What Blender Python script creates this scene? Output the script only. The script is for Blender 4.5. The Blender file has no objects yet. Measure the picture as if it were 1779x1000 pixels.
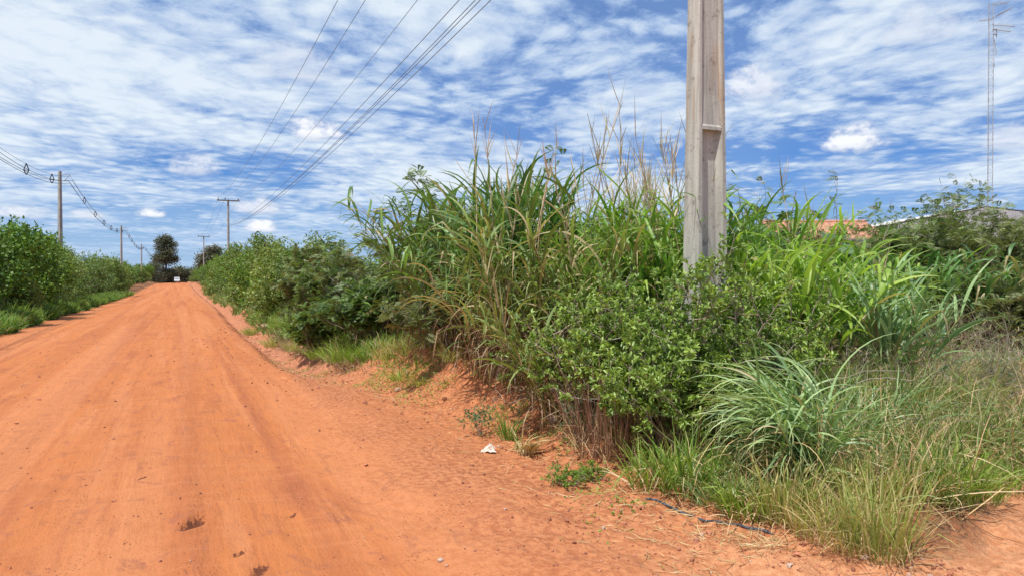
import bpy, math
import numpy as np
from mathutils import Vector, Matrix, Euler

# ------------------------------------------------------------------ camera, sky, sun, exposure
scene = bpy.context.scene
col = scene.collection
CAM_H = 1.6
FPX = 1270.0                       # focal length in pixels of the 1779 wide photograph
cam_data = bpy.data.cameras.new("camera")
cam_data.sensor_width = 36.0
cam_data.lens = 36.0 * FPX / 1779.0
cam_data.clip_start = 0.05
cam_data.clip_end = 6000.0
cam = bpy.data.objects.new("camera", cam_data)
cam.location = (0, 0, CAM_H)
cam.rotation_euler = (math.radians(90 - 0.54), 0, 0)
col.objects.link(cam)
scene.camera = cam

SUN_EL, SUN_AZ_X, SUN_AZ_Y = 65.0, -0.60, -0.80     # direction towards the sun
view = scene.view_settings
view.view_transform = 'Standard'
view.look = 'None'
view.gamma = 1.0
view.exposure = 0.14
view.use_curve_mapping = False
scene.cycles.max_bounces = 7
scene.cycles.diffuse_bounces = 3
scene.cycles.transmission_bounces = 3
scene.cycles.transparent_max_bounces = 4
scene.cycles.use_denoising = True

_h = math.hypot(SUN_AZ_X, SUN_AZ_Y)
_ce = math.cos(math.radians(SUN_EL))
sun_dir = Vector((SUN_AZ_X / _h * _ce, SUN_AZ_Y / _h * _ce, math.sin(math.radians(SUN_EL))))
sun_data = bpy.data.lights.new("sun", 'SUN')
sun_data.energy = 4.9
sun_data.angle = math.radians(1.0)
sun_data.color = (1.0, 0.955, 0.88)
sun = bpy.data.objects.new("sun", sun_data)
sun.rotation_euler = sun_dir.to_track_quat('Z', 'Y').to_euler()
sun.location = (0, 0, 60)
col.objects.link(sun)


class N:
    """tiny helper round a node tree"""
    def __init__(s, tree):
        s.t = tree; s.n = tree.nodes; s.l = tree.links

    def new(s, kind, **kw):
        nd = s.n.new(kind)
        for k, v in kw.items():
            setattr(nd, k, v)
        return nd

    def put(s, sock, v):
        if hasattr(v, 'is_output'):
            s.l.new(v, sock)
        elif v is not None:
            sock.default_value = v

    def math(s, op, a, b=None, c=None, clamp=False):
        nd = s.new('ShaderNodeMath', operation=op, use_clamp=clamp)
        s.put(nd.inputs[0], a); s.put(nd.inputs[1], b)
        if c is not None: s.put(nd.inputs[2], c)
        return nd.outputs[0]

    def vmath(s, op, a, b=None):
        nd = s.new('ShaderNodeVectorMath', operation=op)
        s.put(nd.inputs[0], a)
        if b is not None:
            s.put(nd.inputs['Scale'] if op == 'SCALE' else nd.inputs[1], b)
        return nd.outputs['Value'] if op in ('LENGTH', 'DOT_PRODUCT', 'DISTANCE') else nd.outputs['Vector']

    def mapr(s, v, a, b, c=0.0, d=1.0, smooth=True):
        nd = s.new('ShaderNodeMapRange', interpolation_type='SMOOTHSTEP' if smooth else 'LINEAR')
        s.put(nd.inputs['Value'], v)
        for k, x in zip(('From Min', 'From Max', 'To Min', 'To Max'), (a, b, c, d)):
            s.put(nd.inputs[k], x)
        return nd.outputs['Result']

    def mix(s, f, a, b, mode='MIX'):
        nd = s.new('ShaderNodeMix', data_type='RGBA', blend_type=mode)
        s.put(nd.inputs[0], f)
        s.put(nd.inputs[6], a if hasattr(a, 'is_output') else (*a, 1) if len(a) == 3 else a)
        s.put(nd.inputs[7], b if hasattr(b, 'is_output') else (*b, 1) if len(b) == 3 else b)
        return nd.outputs[2]

    def noise(s, vec, scale, detail=4.0, rough=0.55, dist=0.0, dim='3D'):
        nd = s.new('ShaderNodeTexNoise', noise_dimensions=dim)
        s.put(nd.inputs['Vector'], vec)
        s.put(nd.inputs['Scale'], scale); s.put(nd.inputs['Detail'], detail)
        s.put(nd.inputs['Roughness'], rough); s.put(nd.inputs['Distortion'], dist)
        return nd.outputs['Fac']

    def mapping(s, vec, scale=(1, 1, 1), rot=(0, 0, 0), loc=(0, 0, 0)):
        nd = s.new('ShaderNodeMapping')
        s.put(nd.inputs['Vector'], vec)
        nd.inputs['Scale'].default_value = scale
        nd.inputs['Rotation'].default_value = rot
        nd.inputs['Location'].default_value = loc
        return nd.outputs[0]


world = bpy.data.worlds.new("World")
scene.world = world
world.use_nodes = True


def build_world():
    t = N(world.node_tree)
    t.n.clear()
    out = t.new('ShaderNodeOutputWorld')
    bg = t.new('ShaderNodeBackground')
    t.l.new(bg.outputs[0], out.inputs[0])
    sky = t.new('ShaderNodeTexSky', sky_type='NISHITA')
    sky.sun_disc = False
    sky.sun_elevation = math.radians(SUN_EL)
    sky.sun_rotation = math.atan2(sun_dir.x, sun_dir.y)
    sky.air_density = 1.0
    sky.dust_density = 0.4
    sky.ozone_density = 2.2
    STR = 0.105
    bg.inputs['Strength'].default_value = STR
    geo = t.new('ShaderNodeTexCoord').outputs['Generated']
    d = t.vmath('NORMALIZE', geo)
    sep = t.new('ShaderNodeSeparateXYZ'); t.put(sep.inputs[0], d)
    X, Y, Z = sep.outputs
    zc = t.math('ADD', t.math('MAXIMUM', Z, 0.0), 0.045)
    comb = t.new('ShaderNodeCombineXYZ')
    t.put(comb.inputs[0], t.math('DIVIDE', X, zc)); t.put(comb.inputs[1], t.math('DIVIDE', Y, zc))
    comb.inputs[2].default_value = 0.37
    p = comb.outputs[0]
    # domain warp so that the rows of cloudlets bend
    def warped(vec, sc, amt):
        wn = t.new('ShaderNodeTexNoise'); t.put(wn.inputs['Vector'], vec)
        wn.inputs['Scale'].default_value = sc; wn.inputs['Detail'].default_value = 2
        return t.vmath('ADD', vec, t.vmath('SCALE', t.vmath('SUBTRACT', wn.outputs['Color'], (0.5, 0.5, 0.5)), amt))
    pw = warped(p, 0.8, 0.55)
    big = t.noise(t.mapping(pw, (1.0, 0.75, 1.0), (0, 0, 0.25), (1.3, 4.1, 0)), 0.62, 3, 0.5)
    mid = t.noise(t.mapping(pw, (1.0, 0.9, 1.0), (0, 0, 0.45), (2.0, 0, 0)), 2.0, 3, 0.5)
    # rows of small soft cloudlets: rounded cells and fine noise
    pc_ = warped(pw, 5.0, 0.10)
    vo = t.new('ShaderNodeTexVoronoi', feature='SMOOTH_F1'); t.put(vo.inputs['Vector'], t.mapping(pc_, (1.0, 0.85, 1.0), (0, 0, -0.5)))
    vo.inputs['Scale'].default_value = 7.5; vo.inputs['Smoothness'].default_value = 0.6
    cell = t.mapr(vo.outputs['Distance'], 0.10, 0.62, 1.0, 0.0)
    rip = t.noise(t.mapping(pc_, (1.0, 0.8, 1.0), (0, 0, -0.35), (5.0, 1.0, 0)), 11.0, 6, 0.68)
    # more cover to the left, clearer to the right
    az = t.math('ARCTAN2', X, Y)
    side = t.mapr(az, -0.40, 0.62, 0.165, 0.030, False)
    cov = t.math('ADD', t.math('MULTIPLY', big, 0.80), t.math('MULTIPLY', mid, 0.50))
    cov = t.math('ADD', cov, t.math('MULTIPLY', t.math('SUBTRACT', rip, 0.5), 0.36))
    cov = t.math('ADD', cov, t.math('MULTIPLY', t.math('SUBTRACT', cell, 0.5), 0.11))
    cov = t.math('ADD', cov, side)
    # thinner cover in the band just over the horizon
    lowb = t.mapr(Z, 0.04, 0.13, -0.16, 0.0)
    cov = t.math('ADD', cov, lowb)
    m = t.mapr(cov, 0.48, 0.74, 0.0, 1.0)
    veil = t.mapr(t.noise(t.mapping(pw, (0.6, 0.35, 1)), 0.8, 4, 0.6), 0.32, 0.65, 0.04, 0.42)
    m = t.math('MAXIMUM', m, veil)
    # brightness of the cloud sheet: thick parts whiter, thin cool
    thick = t.mapr(cov, 0.58, 0.92)
    thin_c = tuple(c / STR for c in (0.30, 0.45, 0.72))
    thick_c = tuple(c / STR for c in (0.76, 0.84, 0.91))
    ccol = t.mix(thick, thin_c, thick_c)
    skyc = t.mix(1.0, sky.outputs[0], (0.26, 0.53, 0.98), 'MULTIPLY')
    c = t.mix(t.math('MULTIPLY', m, 0.93), skyc, ccol)
    # pale air low over the horizon
    hz = t.mapr(Z, 0.0, 0.15, 0.70, 0.0)
    c = t.mix(hz, c, tuple(q / STR for q in (0.42, 0.58, 0.80)))
    # small cumulus: (azimuth px, elevation px, half width, half height) in the photograph's pixels
    puffs = [(1483, 250, 62, 30, 1.0), (1310, 155, 60, 44, .8), (548, 232, 52, 26, 1.0), (340, 292, 50, 26, .75),
             (450, 362, 60, 20, .8), (455, 398, 32, 15, 1.), (262, 373, 28, 11, 1.0), (35, 372, 60, 17, .8),
             (150, 376, 34, 11, .7), (1600, 55, 75, 40, .55), (1760, 246, 60, 26, .6), (520, 120, 90, 40, .5),
             (1060, 330, 60, 14, .5), (-150, 330, 90, 40, .9), (1950, 300, 80, 34, .9), (2300, 200, 120, 60, .9)]
    el = t.math('ARCTAN2', Z, t.math('SQRT', t.math('ADD', t.math('MULTIPLY', X, X), t.math('MULTIPLY', Y, Y))))
    pn = t.noise(t.mapping(d, (1, 1, 1.5)), 38.0, 6, 0.62)
    pn = t.math('MULTIPLY', t.math('SUBTRACT', pn, 0.50), 3.2)
    total = None; shade = None
    for px, py, hw, hh, st in puffs:
        a0 = math.atan((px - 889.5) / FPX); e0 = math.atan((488 - py) / FPX * math.cos(a0))
        sa = hw / FPX * math.cos(a0) ** 2; se = hh / FPX
        da = t.math('DIVIDE', t.math('SUBTRACT', az, a0), sa)
        de = t.math('DIVIDE', t.math('SUBTRACT', el, e0), se)
        # flatter base than top
        dd = t.math('MULTIPLY', de, t.mapr(de, -0.35, 0.05, 1.9, 1.0))
        r = t.math('ADD', t.math('MULTIPLY', da, da), t.math('MULTIPLY', dd, dd))
        v = t.math('ADD', t.math('SUBTRACT', 1.0, r), pn)
        v = t.math('MULTIPLY', t.mapr(v, -0.25, 0.95), st)
        s = t.math('MULTIPLY', v, t.mapr(de, -0.75, 0.15))
        total = v if total is None else t.math('MAXIMUM', total, v)
        shade = s if shade is None else t.math('MAXIMUM', shade, s)
    pc = t.mix(shade, tuple(q / STR for q in (0.50, 0.57, 0.72)), tuple(q / STR for q in (0.93, 0.94, 0.97)))
    c = t.mix(t.math('MULTIPLY', total, 0.95), c, pc)
    # below the horizon: plain earth-lit tone
    c = t.mix(t.mapr(Z, -0.02, -0.005, 1.0, 0.0), c, tuple(q / STR for q in (0.25, 0.18, 0.13)))
    t.l.new(c, bg.inputs['Color'])


build_world()

# ------------------------------------------------------------------ frames and terrain
DU = np.array([-0.41395, 0.91030]); NV = np.array([0.91030, 0.41395])   # along the road, and to its right
ROAD_ROT = math.atan2(0.41395, 0.91030)


def uv2xy(u, v):
    return u * DU[0] + v * NV[0], u * DU[1] + v * NV[1]


def xy2uv(x, y):
    return x * DU[0] + y * DU[1], x * NV[0] + y * NV[1]


def sm(x, a, b):
    t = np.clip((np.asarray(x, float) - a) / (b - a), 0, 1)
    return t * t * (3 - 2 * t)


def _hash(ix, iy, s):
    h = (ix.astype(np.int64) * 374761393 + iy.astype(np.int64) * 668265263 + s * 1442695041) & 0xFFFFFFFF
    h = ((h ^ (h >> 13)) * 1274126177) & 0xFFFFFFFF
    h = (h ^ (h >> 16)) & 0xFFFF
    return h / 65535.0


def vnoise(x, y, s=0):
    x = np.asarray(x, float); y = np.asarray(y, float)
    ix = np.floor(x); iy = np.floor(y)
    fx = x - ix; fy = y - iy
    fx = fx * fx * (3 - 2 * fx); fy = fy * fy * (3 - 2 * fy)
    a = _hash(ix, iy, s); b = _hash(ix + 1, iy, s); c = _hash(ix, iy + 1, s); d = _hash(ix + 1, iy + 1, s)
    return (a + (b - a) * fx) * (1 - fy) + (c + (d - c) * fx) * fy - 0.5


def fbm(x, y, oct=4, s=0, rough=0.5):
    r = 0; a = 1.0
    for i in range(oct):
        r = r + a * vnoise(x, y, s + i * 17)
        x = x * 2.03 + 5.1; y = y * 2.03 + 3.7; a *= rough
    return r


EDGE_U = np.array([-60, 2.6, 3.2, 3.8, 4.4, 5.2, 8.0, 11.7, 15, 19, 30, 60, 300, 3000.])
EDGE_V = np.array([3.3, 3.3, 3.22, 3.18, 3.10, 3.45, 3.35, 2.85, 2.7, 2.55, 2.6, 2.7, 2.8, 2.8])


def veg_edge(u):
    return np.interp(u, EDGE_U, EDGE_V)


def bank_bare(u, v):
    """1 where the bank of loose soil is nearly bare"""
    return sm(u, 6.0, 6.8) * (1 - sm(u, 12.2, 13.4)) * (1 - sm(v, 3.75, 4.15))


def side_track(x, y):
    """1 on the bare side track that leaves to the right close to the camera"""
    lim = 3.95 + 0.22 * np.clip(x - 1.5, 0, 3) + 0.35 * vnoise(x * 1.3, y * 0 + 2, 5)
    a = 1 - sm(y, lim - 0.25, lim + 0.25)
    # a bare strip that climbs on to the right of the short grass
    c = 3.55 + (y - 5) * 0.62
    b = (1 - sm(np.abs(x - c), 0.25, 0.5)) * (1 - sm(y, 5.15, 5.7))
    return np.clip(np.maximum(a, b), 0, 1) * sm(x, 0.6, 1.6)


def height(u, v, fine=True):
    u = np.asarray(u, float); v = np.asarray(v, float)
    x, y = uv2xy(u, v)
    z = 1.0 * sm(u, 80, 210)
    c = 1 - np.clip((v + 1.6) / 3.2, -1, 1) ** 2
    z = z + 0.07 * c
    e = veg_edge(u)
    far = sm(u, 9, 19)
    re = 1.55 + 0.35 * sm(u, 25, 60) + 0.12 * vnoise(u * 0.5, u * 0 + 1, 3)
    # graded edge of the road falls into a wash on the right
    dip = sm(v, re, re + 0.55) * (1 - sm(v, e - 0.35, e + 0.5))
    z = z - far * dip * (0.38 + 0.16 * fbm(u * 0.9, v * 1.8, 4, 61))
    near = 1 - far
    z = z + near * 0.05 * sm(v, 1.1, 1.9) * (1 - sm(v, 2.0, 2.6))
    # bank
    bh = 0.10 + 0.26 * sm(y, 5.5, 9.0)
    tr = side_track(x, y)
    z = z + bh * sm(v, e - 0.45, e + 0.75) * (1 - tr * 0.85)
    # loose heap of soil beside the cane grass
    mu, mv = 10.2, 3.75
    z = z + 0.33 * np.exp(-((u - mu) / 2.1) ** 2 - ((v - mv) / 0.62) ** 2)
    mu, mv = 7.0, 3.95
    z = z + 0.15 * np.exp(-((u - mu) / 0.8) ** 2 - ((v - mv) / 0.4) ** 2)
    # left verge
    z = z + 0.32 * sm(-v, 4.75, 6.2)
    z = z + 0.25 * fbm(x * 0.12, y * 0.12, 3, 9) * sm(np.abs(v + 1.5), 4.5, 12)
    if fine:
        road = (1 - sm(v, re - 0.2, re + 0.4)) * sm(v, -5.2, -4.6)
        # wheel tracks and grader streaks along the road
        z = z + road * (0.030 * vnoise(v * 1.15 + 0.25 * vnoise(u * 0.12, v * 0.2, 31), u * 0.035, 21)
                        + 0.018 * vnoise(v * 5.0 + 0.3 * vnoise(u * 0.3, v, 33), u * 0.16, 22)
                        + 0.009 * vnoise(v * 16.0, u * 0.35, 23) + 0.006 * vnoise(v * 0.9, u * 7.0, 25))
        z = z + road * 0.016 * fbm(u * 2.6, v * 3.4, 5, 24, 0.6)
        out = 1 - road
        rough = 0.45 + 0.9 * sm(v, e - 0.9, e + 0.1)
        z = z + out * rough * (0.075 * fbm(x * 1.6, y * 1.6, 5, 41, 0.6) + 0.040 * np.abs(fbm(x * 7, y * 7, 4, 42, 0.6)))
        z = z + 0.004 * fbm(x * 14, y * 14, 3, 43)
        # curved tyre marks where traffic turns into the side track
        tt = np.hypot(x - 3.6, y - 10.5) + 0.35 * vnoise(x * 0.5, y * 0.5, 50)
        turn = sm(v, 0.2, 1.6) * (1 - sm(y, 5.0, 8.5)) * (1 - sm(v, e - 0.3, e + 0.1))
        z = z + turn * (0.020 * np.sin(tt * 9.5) * (0.4 + vnoise(x * 0.8, y * 0.8, 52)) + 0.008 * np.sin(tt * 41) * sm(vnoise(x, y, 53), -0.1, 0.4))
        # kicked up holes in the middle of the road
        for px, py, r, dp in HOLES:
            Yh = FPX * (CAM_H - 0.05) / (py - 488.0); Xh = (px - 889.5) / FPX * Yh
            q = ((x - Xh) / (r * 0.5)) ** 2 + ((y - Yh) / (r * 1.5)) ** 2
            z = z - dp * np.exp(-q) * (0.6 + 1.6 * np.abs(vnoise(x * 22, y * 9, 60))) + dp * 0.5 * np.exp(-((np.sqrt(q) - 1.5) / 0.5) ** 2)
    return z


HOLES = [(335, 915, 0.10, 0.040), (415, 962, 0.045, 0.02), (450, 990, 0.07, 0.015), (213, 952, 0.022, 0.01), (28, 690, 0.2, 0.02), (508, 888, 0.04, 0.015), (245, 835, 0.035, 0.012)]


def G(x, y):
    u, v = xy2uv(x, y)
    return float(height(np.array([u]), np.array([v]))[0])


def P(px, Y, dz=0.0):
    """ground point at depth Y in the direction of photo column px"""
    x = (px - 889.5) / FPX * Y
    return (x, Y, G(x, Y) + dz)


# ------------------------------------------------------------------ mesh helpers
class Geo:
    def __init__(s):
        s.v = []; s.q = []; s.t = []; s.ti = []; s.al = []; s.n = 0

    def add(s, verts, quads=None, tris=None, tint=0.5, along=0.0):
        verts = np.asarray(verts, np.float32).reshape(-1, 3); m = len(verts)
        s.v.append(verts)
        if quads is not None and len(quads): s.q.append(np.asarray(quads, np.int32).reshape(-1, 4) + s.n)
        if tris is not None and len(tris): s.t.append(np.asarray(tris, np.int32).reshape(-1, 3) + s.n)
        s.ti.append(np.broadcast_to(np.asarray(tint, np.float32), (m,)))
        s.al.append(np.broadcast_to(np.asarray(along, np.float32), (m,)))
        s.n += m

    def mesh(s, name, mat, smooth=True):
        V = np.concatenate(s.v) if s.v else np.zeros((0, 3), np.float32)
        Q = np.concatenate(s.q) if s.q else np.zeros((0, 4), np.int32)
        T = np.concatenate(s.t) if s.t else np.zeros((0, 3), np.int32)
        me = bpy.data.meshes.new(name)
        me.vertices.add(len(V)); me.vertices.foreach_set('co', V.ravel())
        nl = len(Q) * 4 + len(T) * 3
        me.loops.add(nl)
        me.loops.foreach_set('vertex_index', np.concatenate([Q.ravel(), T.ravel()]).astype(np.int32))
        np_ = len(Q) + len(T)
        me.polygons.add(np_)
        st = np.concatenate([np.arange(len(Q)) * 4, len(Q) * 4 + np.arange(len(T)) * 3]).astype(np.int32)
        me.polygons.foreach_set('loop_start', st)
        me.polygons.foreach_set('use_smooth', np.full(np_, smooth, bool))
        me.update(calc_edges=True)
        a = me.attributes.new('tint', 'FLOAT', 'POINT'); a.data.foreach_set('value', np.concatenate(s.ti).astype(np.float32))
        a = me.attributes.new('along', 'FLOAT', 'POINT'); a.data.foreach_set('value', np.concatenate(s.al).astype(np.float32))
        me.materials.append(mat)
        me.validate()
        return me


def nrm(a):
    return a / np.maximum(np.linalg.norm(a, axis=-1, keepdims=True), 1e-9)


def blades(g, root, az, th0, L, W, bend, K=7, kinkp=0.1, fold=0.25, rng=None, tint=None, wide3=True, base_w=0.35, power=1.3, twist=0.4):
    """grass blades: curved tapering strips, optionally with a folded midrib"""
    n = len(root)
    az = np.broadcast_to(az, (n,)); th0 = np.broadcast_to(th0, (n,)); L = np.broadcast_to(L, (n,))
    W = np.broadcast_to(W, (n,)); bend = np.broadcast_to(bend, (n,))
    t = np.linspace(0, 1, K + 1)
    th = th0[:, None] + bend[:, None] * t[None] ** power
    kk = rng.random(n) < kinkp
    kt = rng.uniform(0.35, 0.8, n)
    th = th + (kk * rng.uniform(0.7, 1.6, n))[:, None] * (t[None] > kt[:, None])
    th = np.minimum(th, 2.95)
    az2 = az[:, None] + (rng.normal(0, twist, n))[:, None] * t[None] ** 2
    d = np.stack([np.sin(th) * np.cos(az2), np.sin(th) * np.sin(az2), np.cos(th)], -1)
    step = L[:, None, None] / K
    pos = np.zeros((n, K + 1, 3)); pos[:, 0] = root
    pos[:, 1:] = root[:, None] + np.cumsum(d[:, :-1] * step, 1)
    side = np.stack([-np.sin(az2), np.cos(az2), np.zeros_like(az2)], -1)
    nor = np.cross(d, side)
    ro = rng.normal(0, 0.5, n)[:, None, None] + (rng.normal(0, 0.5, n)[:, None] * t[None])[..., None]
    side2 = side * np.cos(ro) + nor * np.sin(ro)
    nor2 = nor * np.cos(ro) - side * np.sin(ro)
    w = W[:, None] * np.minimum(1, base_w + 2.5 * t)[None] * np.maximum(1 - t[None] ** 2.2, 0.03) * 0.5
    tint = rng.random(n) if tint is None else tint
    if wide3:
        A = pos - side2 * w[..., None] + nor2 * (w * fold)[..., None]
        B = pos + 0 * side2
        C = pos + side2 * w[..., None] + nor2 * (w * fold)[..., None]
        V = np.stack([A, B, C], 2); m = 3
    else:
        V = np.stack([pos - side2 * w[..., None], pos + side2 * w[..., None]], 2); m = 2
    base = (np.arange(n) * (K + 1) * m)[:, None]
    k = (np.arange(K) * m)[None]
    qs = []
    for j in range(m - 1):
        b = base + k + j
        qs.append(np.stack([b, b + 1, b + m + 1, b + m], -1).reshape(-1, 4))
    g.add(V.reshape(-1, 3), np.concatenate(qs), None, np.repeat(tint, (K + 1) * m), np.tile(np.repeat(t, m), n))
    return pos


def tubes(g, pts, rad, sides=5, tint=0.5, along=None):
    """pts (n,K,3), rad (n,K) or (K,)"""
    pts = np.asarray(pts, float)
    if pts.ndim == 2: pts = pts[None]
    n, K, _ = pts.shape
    rad = np.broadcast_to(rad, (n, K))
    tan = np.gradient(pts, axis=1); tan = nrm(tan)
    ref = np.where(np.abs(tan[:, :1, 2:3]) > 0.9, np.array([1., 0, 0]), np.array([0, 0, 1.]))
    ref = np.broadcast_to(ref, tan.shape)
    s = nrm(np.cross(tan, ref)); b = np.cross(s, tan)
    a = np.arange(sides) / sides * 2 * np.pi
    V = pts[:, :, None] + rad[:, :, None, None] * (s[:, :, None] * np.cos(a)[None, None, :, None] + b[:, :, None] * np.sin(a)[None, None, :, None])
    base = (np.arange(n) * K * sides)[:, None, None]; k = (np.arange(K - 1) * sides)[None, :, None]; j = np.arange(sides)[None, None]
    j2 = (j + 1) % sides
    q = np.stack([base + k + j, base + k + j2, base + k + sides + j2, base + k + sides + j], -1).reshape(-1, 4)
    tt = np.repeat(np.broadcast_to(tint, (n,)), K * sides)
    g.add(V.reshape(-1, 3), q, None, tt, np.tile(np.repeat(np.linspace(0, 1, K), sides), n))
    if sides >= 3:
        cap = []
        for e in (0, K - 1):
            c = g.n
            ends = V[:, e].reshape(-1, 3)
            cen = pts[:, e]
            vv = np.concatenate([ends, cen])
            i = np.arange(n)[:, None] * sides
            tr = np.stack([i + np.arange(sides)[None], i + (np.arange(sides)[None] + 1) % sides, np.broadcast_to(n * sides + np.arange(n)[:, None], (n, sides))], -1).reshape(-1, 3)
            g.add(vv, None, tr, 0.5, 0.5)


LEAF_V = np.array([(0, 0, 0), (.40, -.5, .10), (.42, 0, -.02), (.40, .5, .10), (.78, -.3, .04), (.80, 0, -.06), (.78, .3, .04), (1, 0, -.16)])
LEAF_Q = [(1, 4, 5, 2), (2, 5, 6, 3)]
LEAF_T = [(0, 1, 2), (0, 2, 3), (4, 7, 5), (5, 7, 6)]
DIA_V = np.array([(0, 0, 0), (.5, -.5, .06), (.5, .5, .06), (1, 0, -.08)])
DIA_Q = [(0, 1, 3, 2)]


def leaves(g, pos, dirs, nors, L, W, tint, simple=False):
    n = len(pos)
    x = nrm(dirs); y = nrm(np.cross(nors, x)); z = np.cross(x, y)
    T = DIA_V if simple else LEAF_V
    L = np.broadcast_to(L, (n,)); W = np.broadcast_to(W, (n,))
    V = (pos[:, None] + x[:, None] * (T[None, :, 0:1] * L[:, None, None]) + y[:, None] * (T[None, :, 1:2] * W[:, None, None])
         + z[:, None] * (T[None, :, 2:3] * L[:, None, None]))
    b = (np.arange(n) * len(T))[:, None, None]
    q = (b + np.array(DIA_Q if simple else LEAF_Q)[None]).reshape(-1, 4)
    tr = None if simple else (b + np.array(LEAF_T)[None]).reshape(-1, 3)
    g.add(V.reshape(-1, 3), q, tr, np.repeat(np.broadcast_to(tint, (n,)), len(T)), np.tile(T[:, 0], n))


def rdir(rng, n):
    return nrm(rng.normal(0, 1, (n, 3)))


def box(g, c, s, rot=0.0, tint=0.5, bevel=0.0):
    """box with centre c and size s, turned about z; with chamfered vertical edges if bevel"""
    sx, sy, sz = s[0] / 2, s[1] / 2, s[2] / 2
    if bevel:
        b = bevel
        ring = [(sx - b, -sy), (sx, -sy + b), (sx, sy - b), (sx - b, sy), (-sx + b, sy), (-sx, sy - b), (-sx, -sy + b), (-sx + b, -sy)]
    else:
        ring = [(sx, -sy), (sx, sy), (-sx, sy), (-sx, -sy)]
    m = len(ring); ca, sa = math.cos(rot), math.sin(rot)
    V = [(x * ca - y * sa + c[0], x * sa + y * ca + c[1], z + c[2]) for z in (-sz, sz) for x, y in ring]
    V += [(c[0], c[1], c[2] - sz), (c[0], c[1], c[2] + sz)]
    Q = [(i, (i + 1) % m, m + (i + 1) % m, m + i) for i in range(m)]
    T = [((i + 1) % m, i, 2 * m) for i in range(m)] + [(m + i, m + (i + 1) % m, 2 * m + 1) for i in range(m)]
    g.add(V, Q, T, tint)


# ------------------------------------------------------------------ objects
def link(o, parent=None, loc=None):
    col.objects.link(o)
    if parent is not None: o.parent = parent
    if loc is not None: o.location = loc
    return o


def tag(o, label, cat, group=None, kind=None):
    o['label'] = label; o['category'] = cat
    if group: o['group'] = group
    if kind: o['kind'] = kind
    return o


def part(name, me, parent):
    return link(bpy.data.objects.new(name, me), parent)


def empty(name, loc, rot=0.0, scale=1.0):
    o = bpy.data.objects.new(name, None)
    o.empty_display_size = 0.2
    o.rotation_euler = (0, 0, rot); o.scale = (scale,) * 3 if np.isscalar(scale) else scale
    return link(o, None, loc)


def place(name, parts, loc, label, cat, rot=0.0, scale=1.0, group=None):
    """a plant or other thing: an Empty with one child per part; parts = [(part name, mesh)]"""
    o = empty(name, loc, rot, scale)
    tag(o, label, cat, group)
    for pn, me in parts:
        part(pn, me, o)
    return o


# ------------------------------------------------------------------ materials
def mat_new(name):
    m = bpy.data.materials.new(name); m.use_nodes = True
    t = N(m.node_tree); t.n.clear()
    out = t.new('ShaderNodeOutputMaterial')
    return m, t, out


def attr(t, name):
    return t.new('ShaderNodeAttribute', attribute_name=name).outputs['Fac']


GAIN = (1.34, 1.36, 1.22)      # overall leaf reflectance, calibrated once for all plants


def leaf_mat(name, dark, light, dry=(0.42, 0.34, 0.17), dryf=0.08, tip=0.3, trans=0.30, rough=0.5, spec=0.35):
    m, t, out = mat_new(name)
    dark = tuple(a * b for a, b in zip(dark, GAIN)); light = tuple(a * b for a, b in zip(light, GAIN))
    ti = attr(t, 'tint'); al = attr(t, 'along')
    c = t.mix(t.math('DIVIDE', ti, max(1e-3, 1 - dryf), clamp=True), dark, light)
    c = t.mix(t.mapr(ti, 1 - dryf - 0.015, 1 - dryf + 0.015), c, dry)
    c = t.mix(t.mapr(al, 0.72, 1.0, 0.0, tip), c, dry)
    info = t.new('ShaderNodeObjectInfo')
    hsv = t.new('ShaderNodeHueSaturation')
    t.put(hsv.inputs['Hue'], t.mapr(info.outputs['Random'], 0, 1, 0.485, 0.512, False))
    t.put(hsv.inputs['Value'], t.mapr(info.outputs['Random'], 0, 1, 1.12, 0.88, False))
    t.put(hsv.inputs['Color'], c); c = hsv.outputs[0]
    pb = t.new('ShaderNodeBsdfPrincipled')
    t.put(pb.inputs['Base Color'], c)
    pb.inputs['Roughness'].default_value = rough
    pb.inputs['Specular IOR Level'].default_value = spec
    if trans > 0:
        tr = t.new('ShaderNodeBsdfTranslucent')
        t.put(tr.inputs['Color'], t.mix(1.0, c, (1.25, 1.35, 0.6), 'MULTIPLY'))
        mx = t.new('ShaderNodeMixShader'); mx.inputs[0].default_value = trans
        t.l.new(pb.outputs[0], mx.inputs[1]); t.l.new(tr.outputs[0], mx.inputs[2])
        t.l.new(mx.outputs[0], out.inputs[0])
    else:
        t.l.new(pb.outputs[0], out.inputs[0])
    return m


def plain(name, colr, rough=0.7, metal=0.0, var=0.15, scale=6.0, bump=0.0, spec=0.3, coord='Object', second=None):
    m, t, out = mat_new(name)
    tc = t.new('ShaderNodeTexCoord').outputs[coord]
    n = t.noise(tc, scale, 5, 0.6)
    second = second or tuple(x * (1 - 2 * var) for x in colr)
    c = t.mix(t.mapr(n, 0.35, 0.68), second, colr)
    pb = t.new('ShaderNodeBsdfPrincipled')
    t.put(pb.inputs['Base Color'], c)
    pb.inputs['Roughness'].default_value = rough; pb.inputs['Metallic'].default_value = metal
    pb.inputs['Specular IOR Level'].default_value = spec
    if bump:
        b = t.new('ShaderNodeBump'); b.inputs['Strength'].default_value = bump; b.inputs['Distance'].default_value = 0.01
        t.put(b.inputs['Height'], t.noise(tc, scale * 6, 5, 0.65)); t.l.new(b.outputs[0], pb.inputs['Normal'])
    t.l.new(pb.outputs[0], out.inputs[0])
    return m


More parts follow.
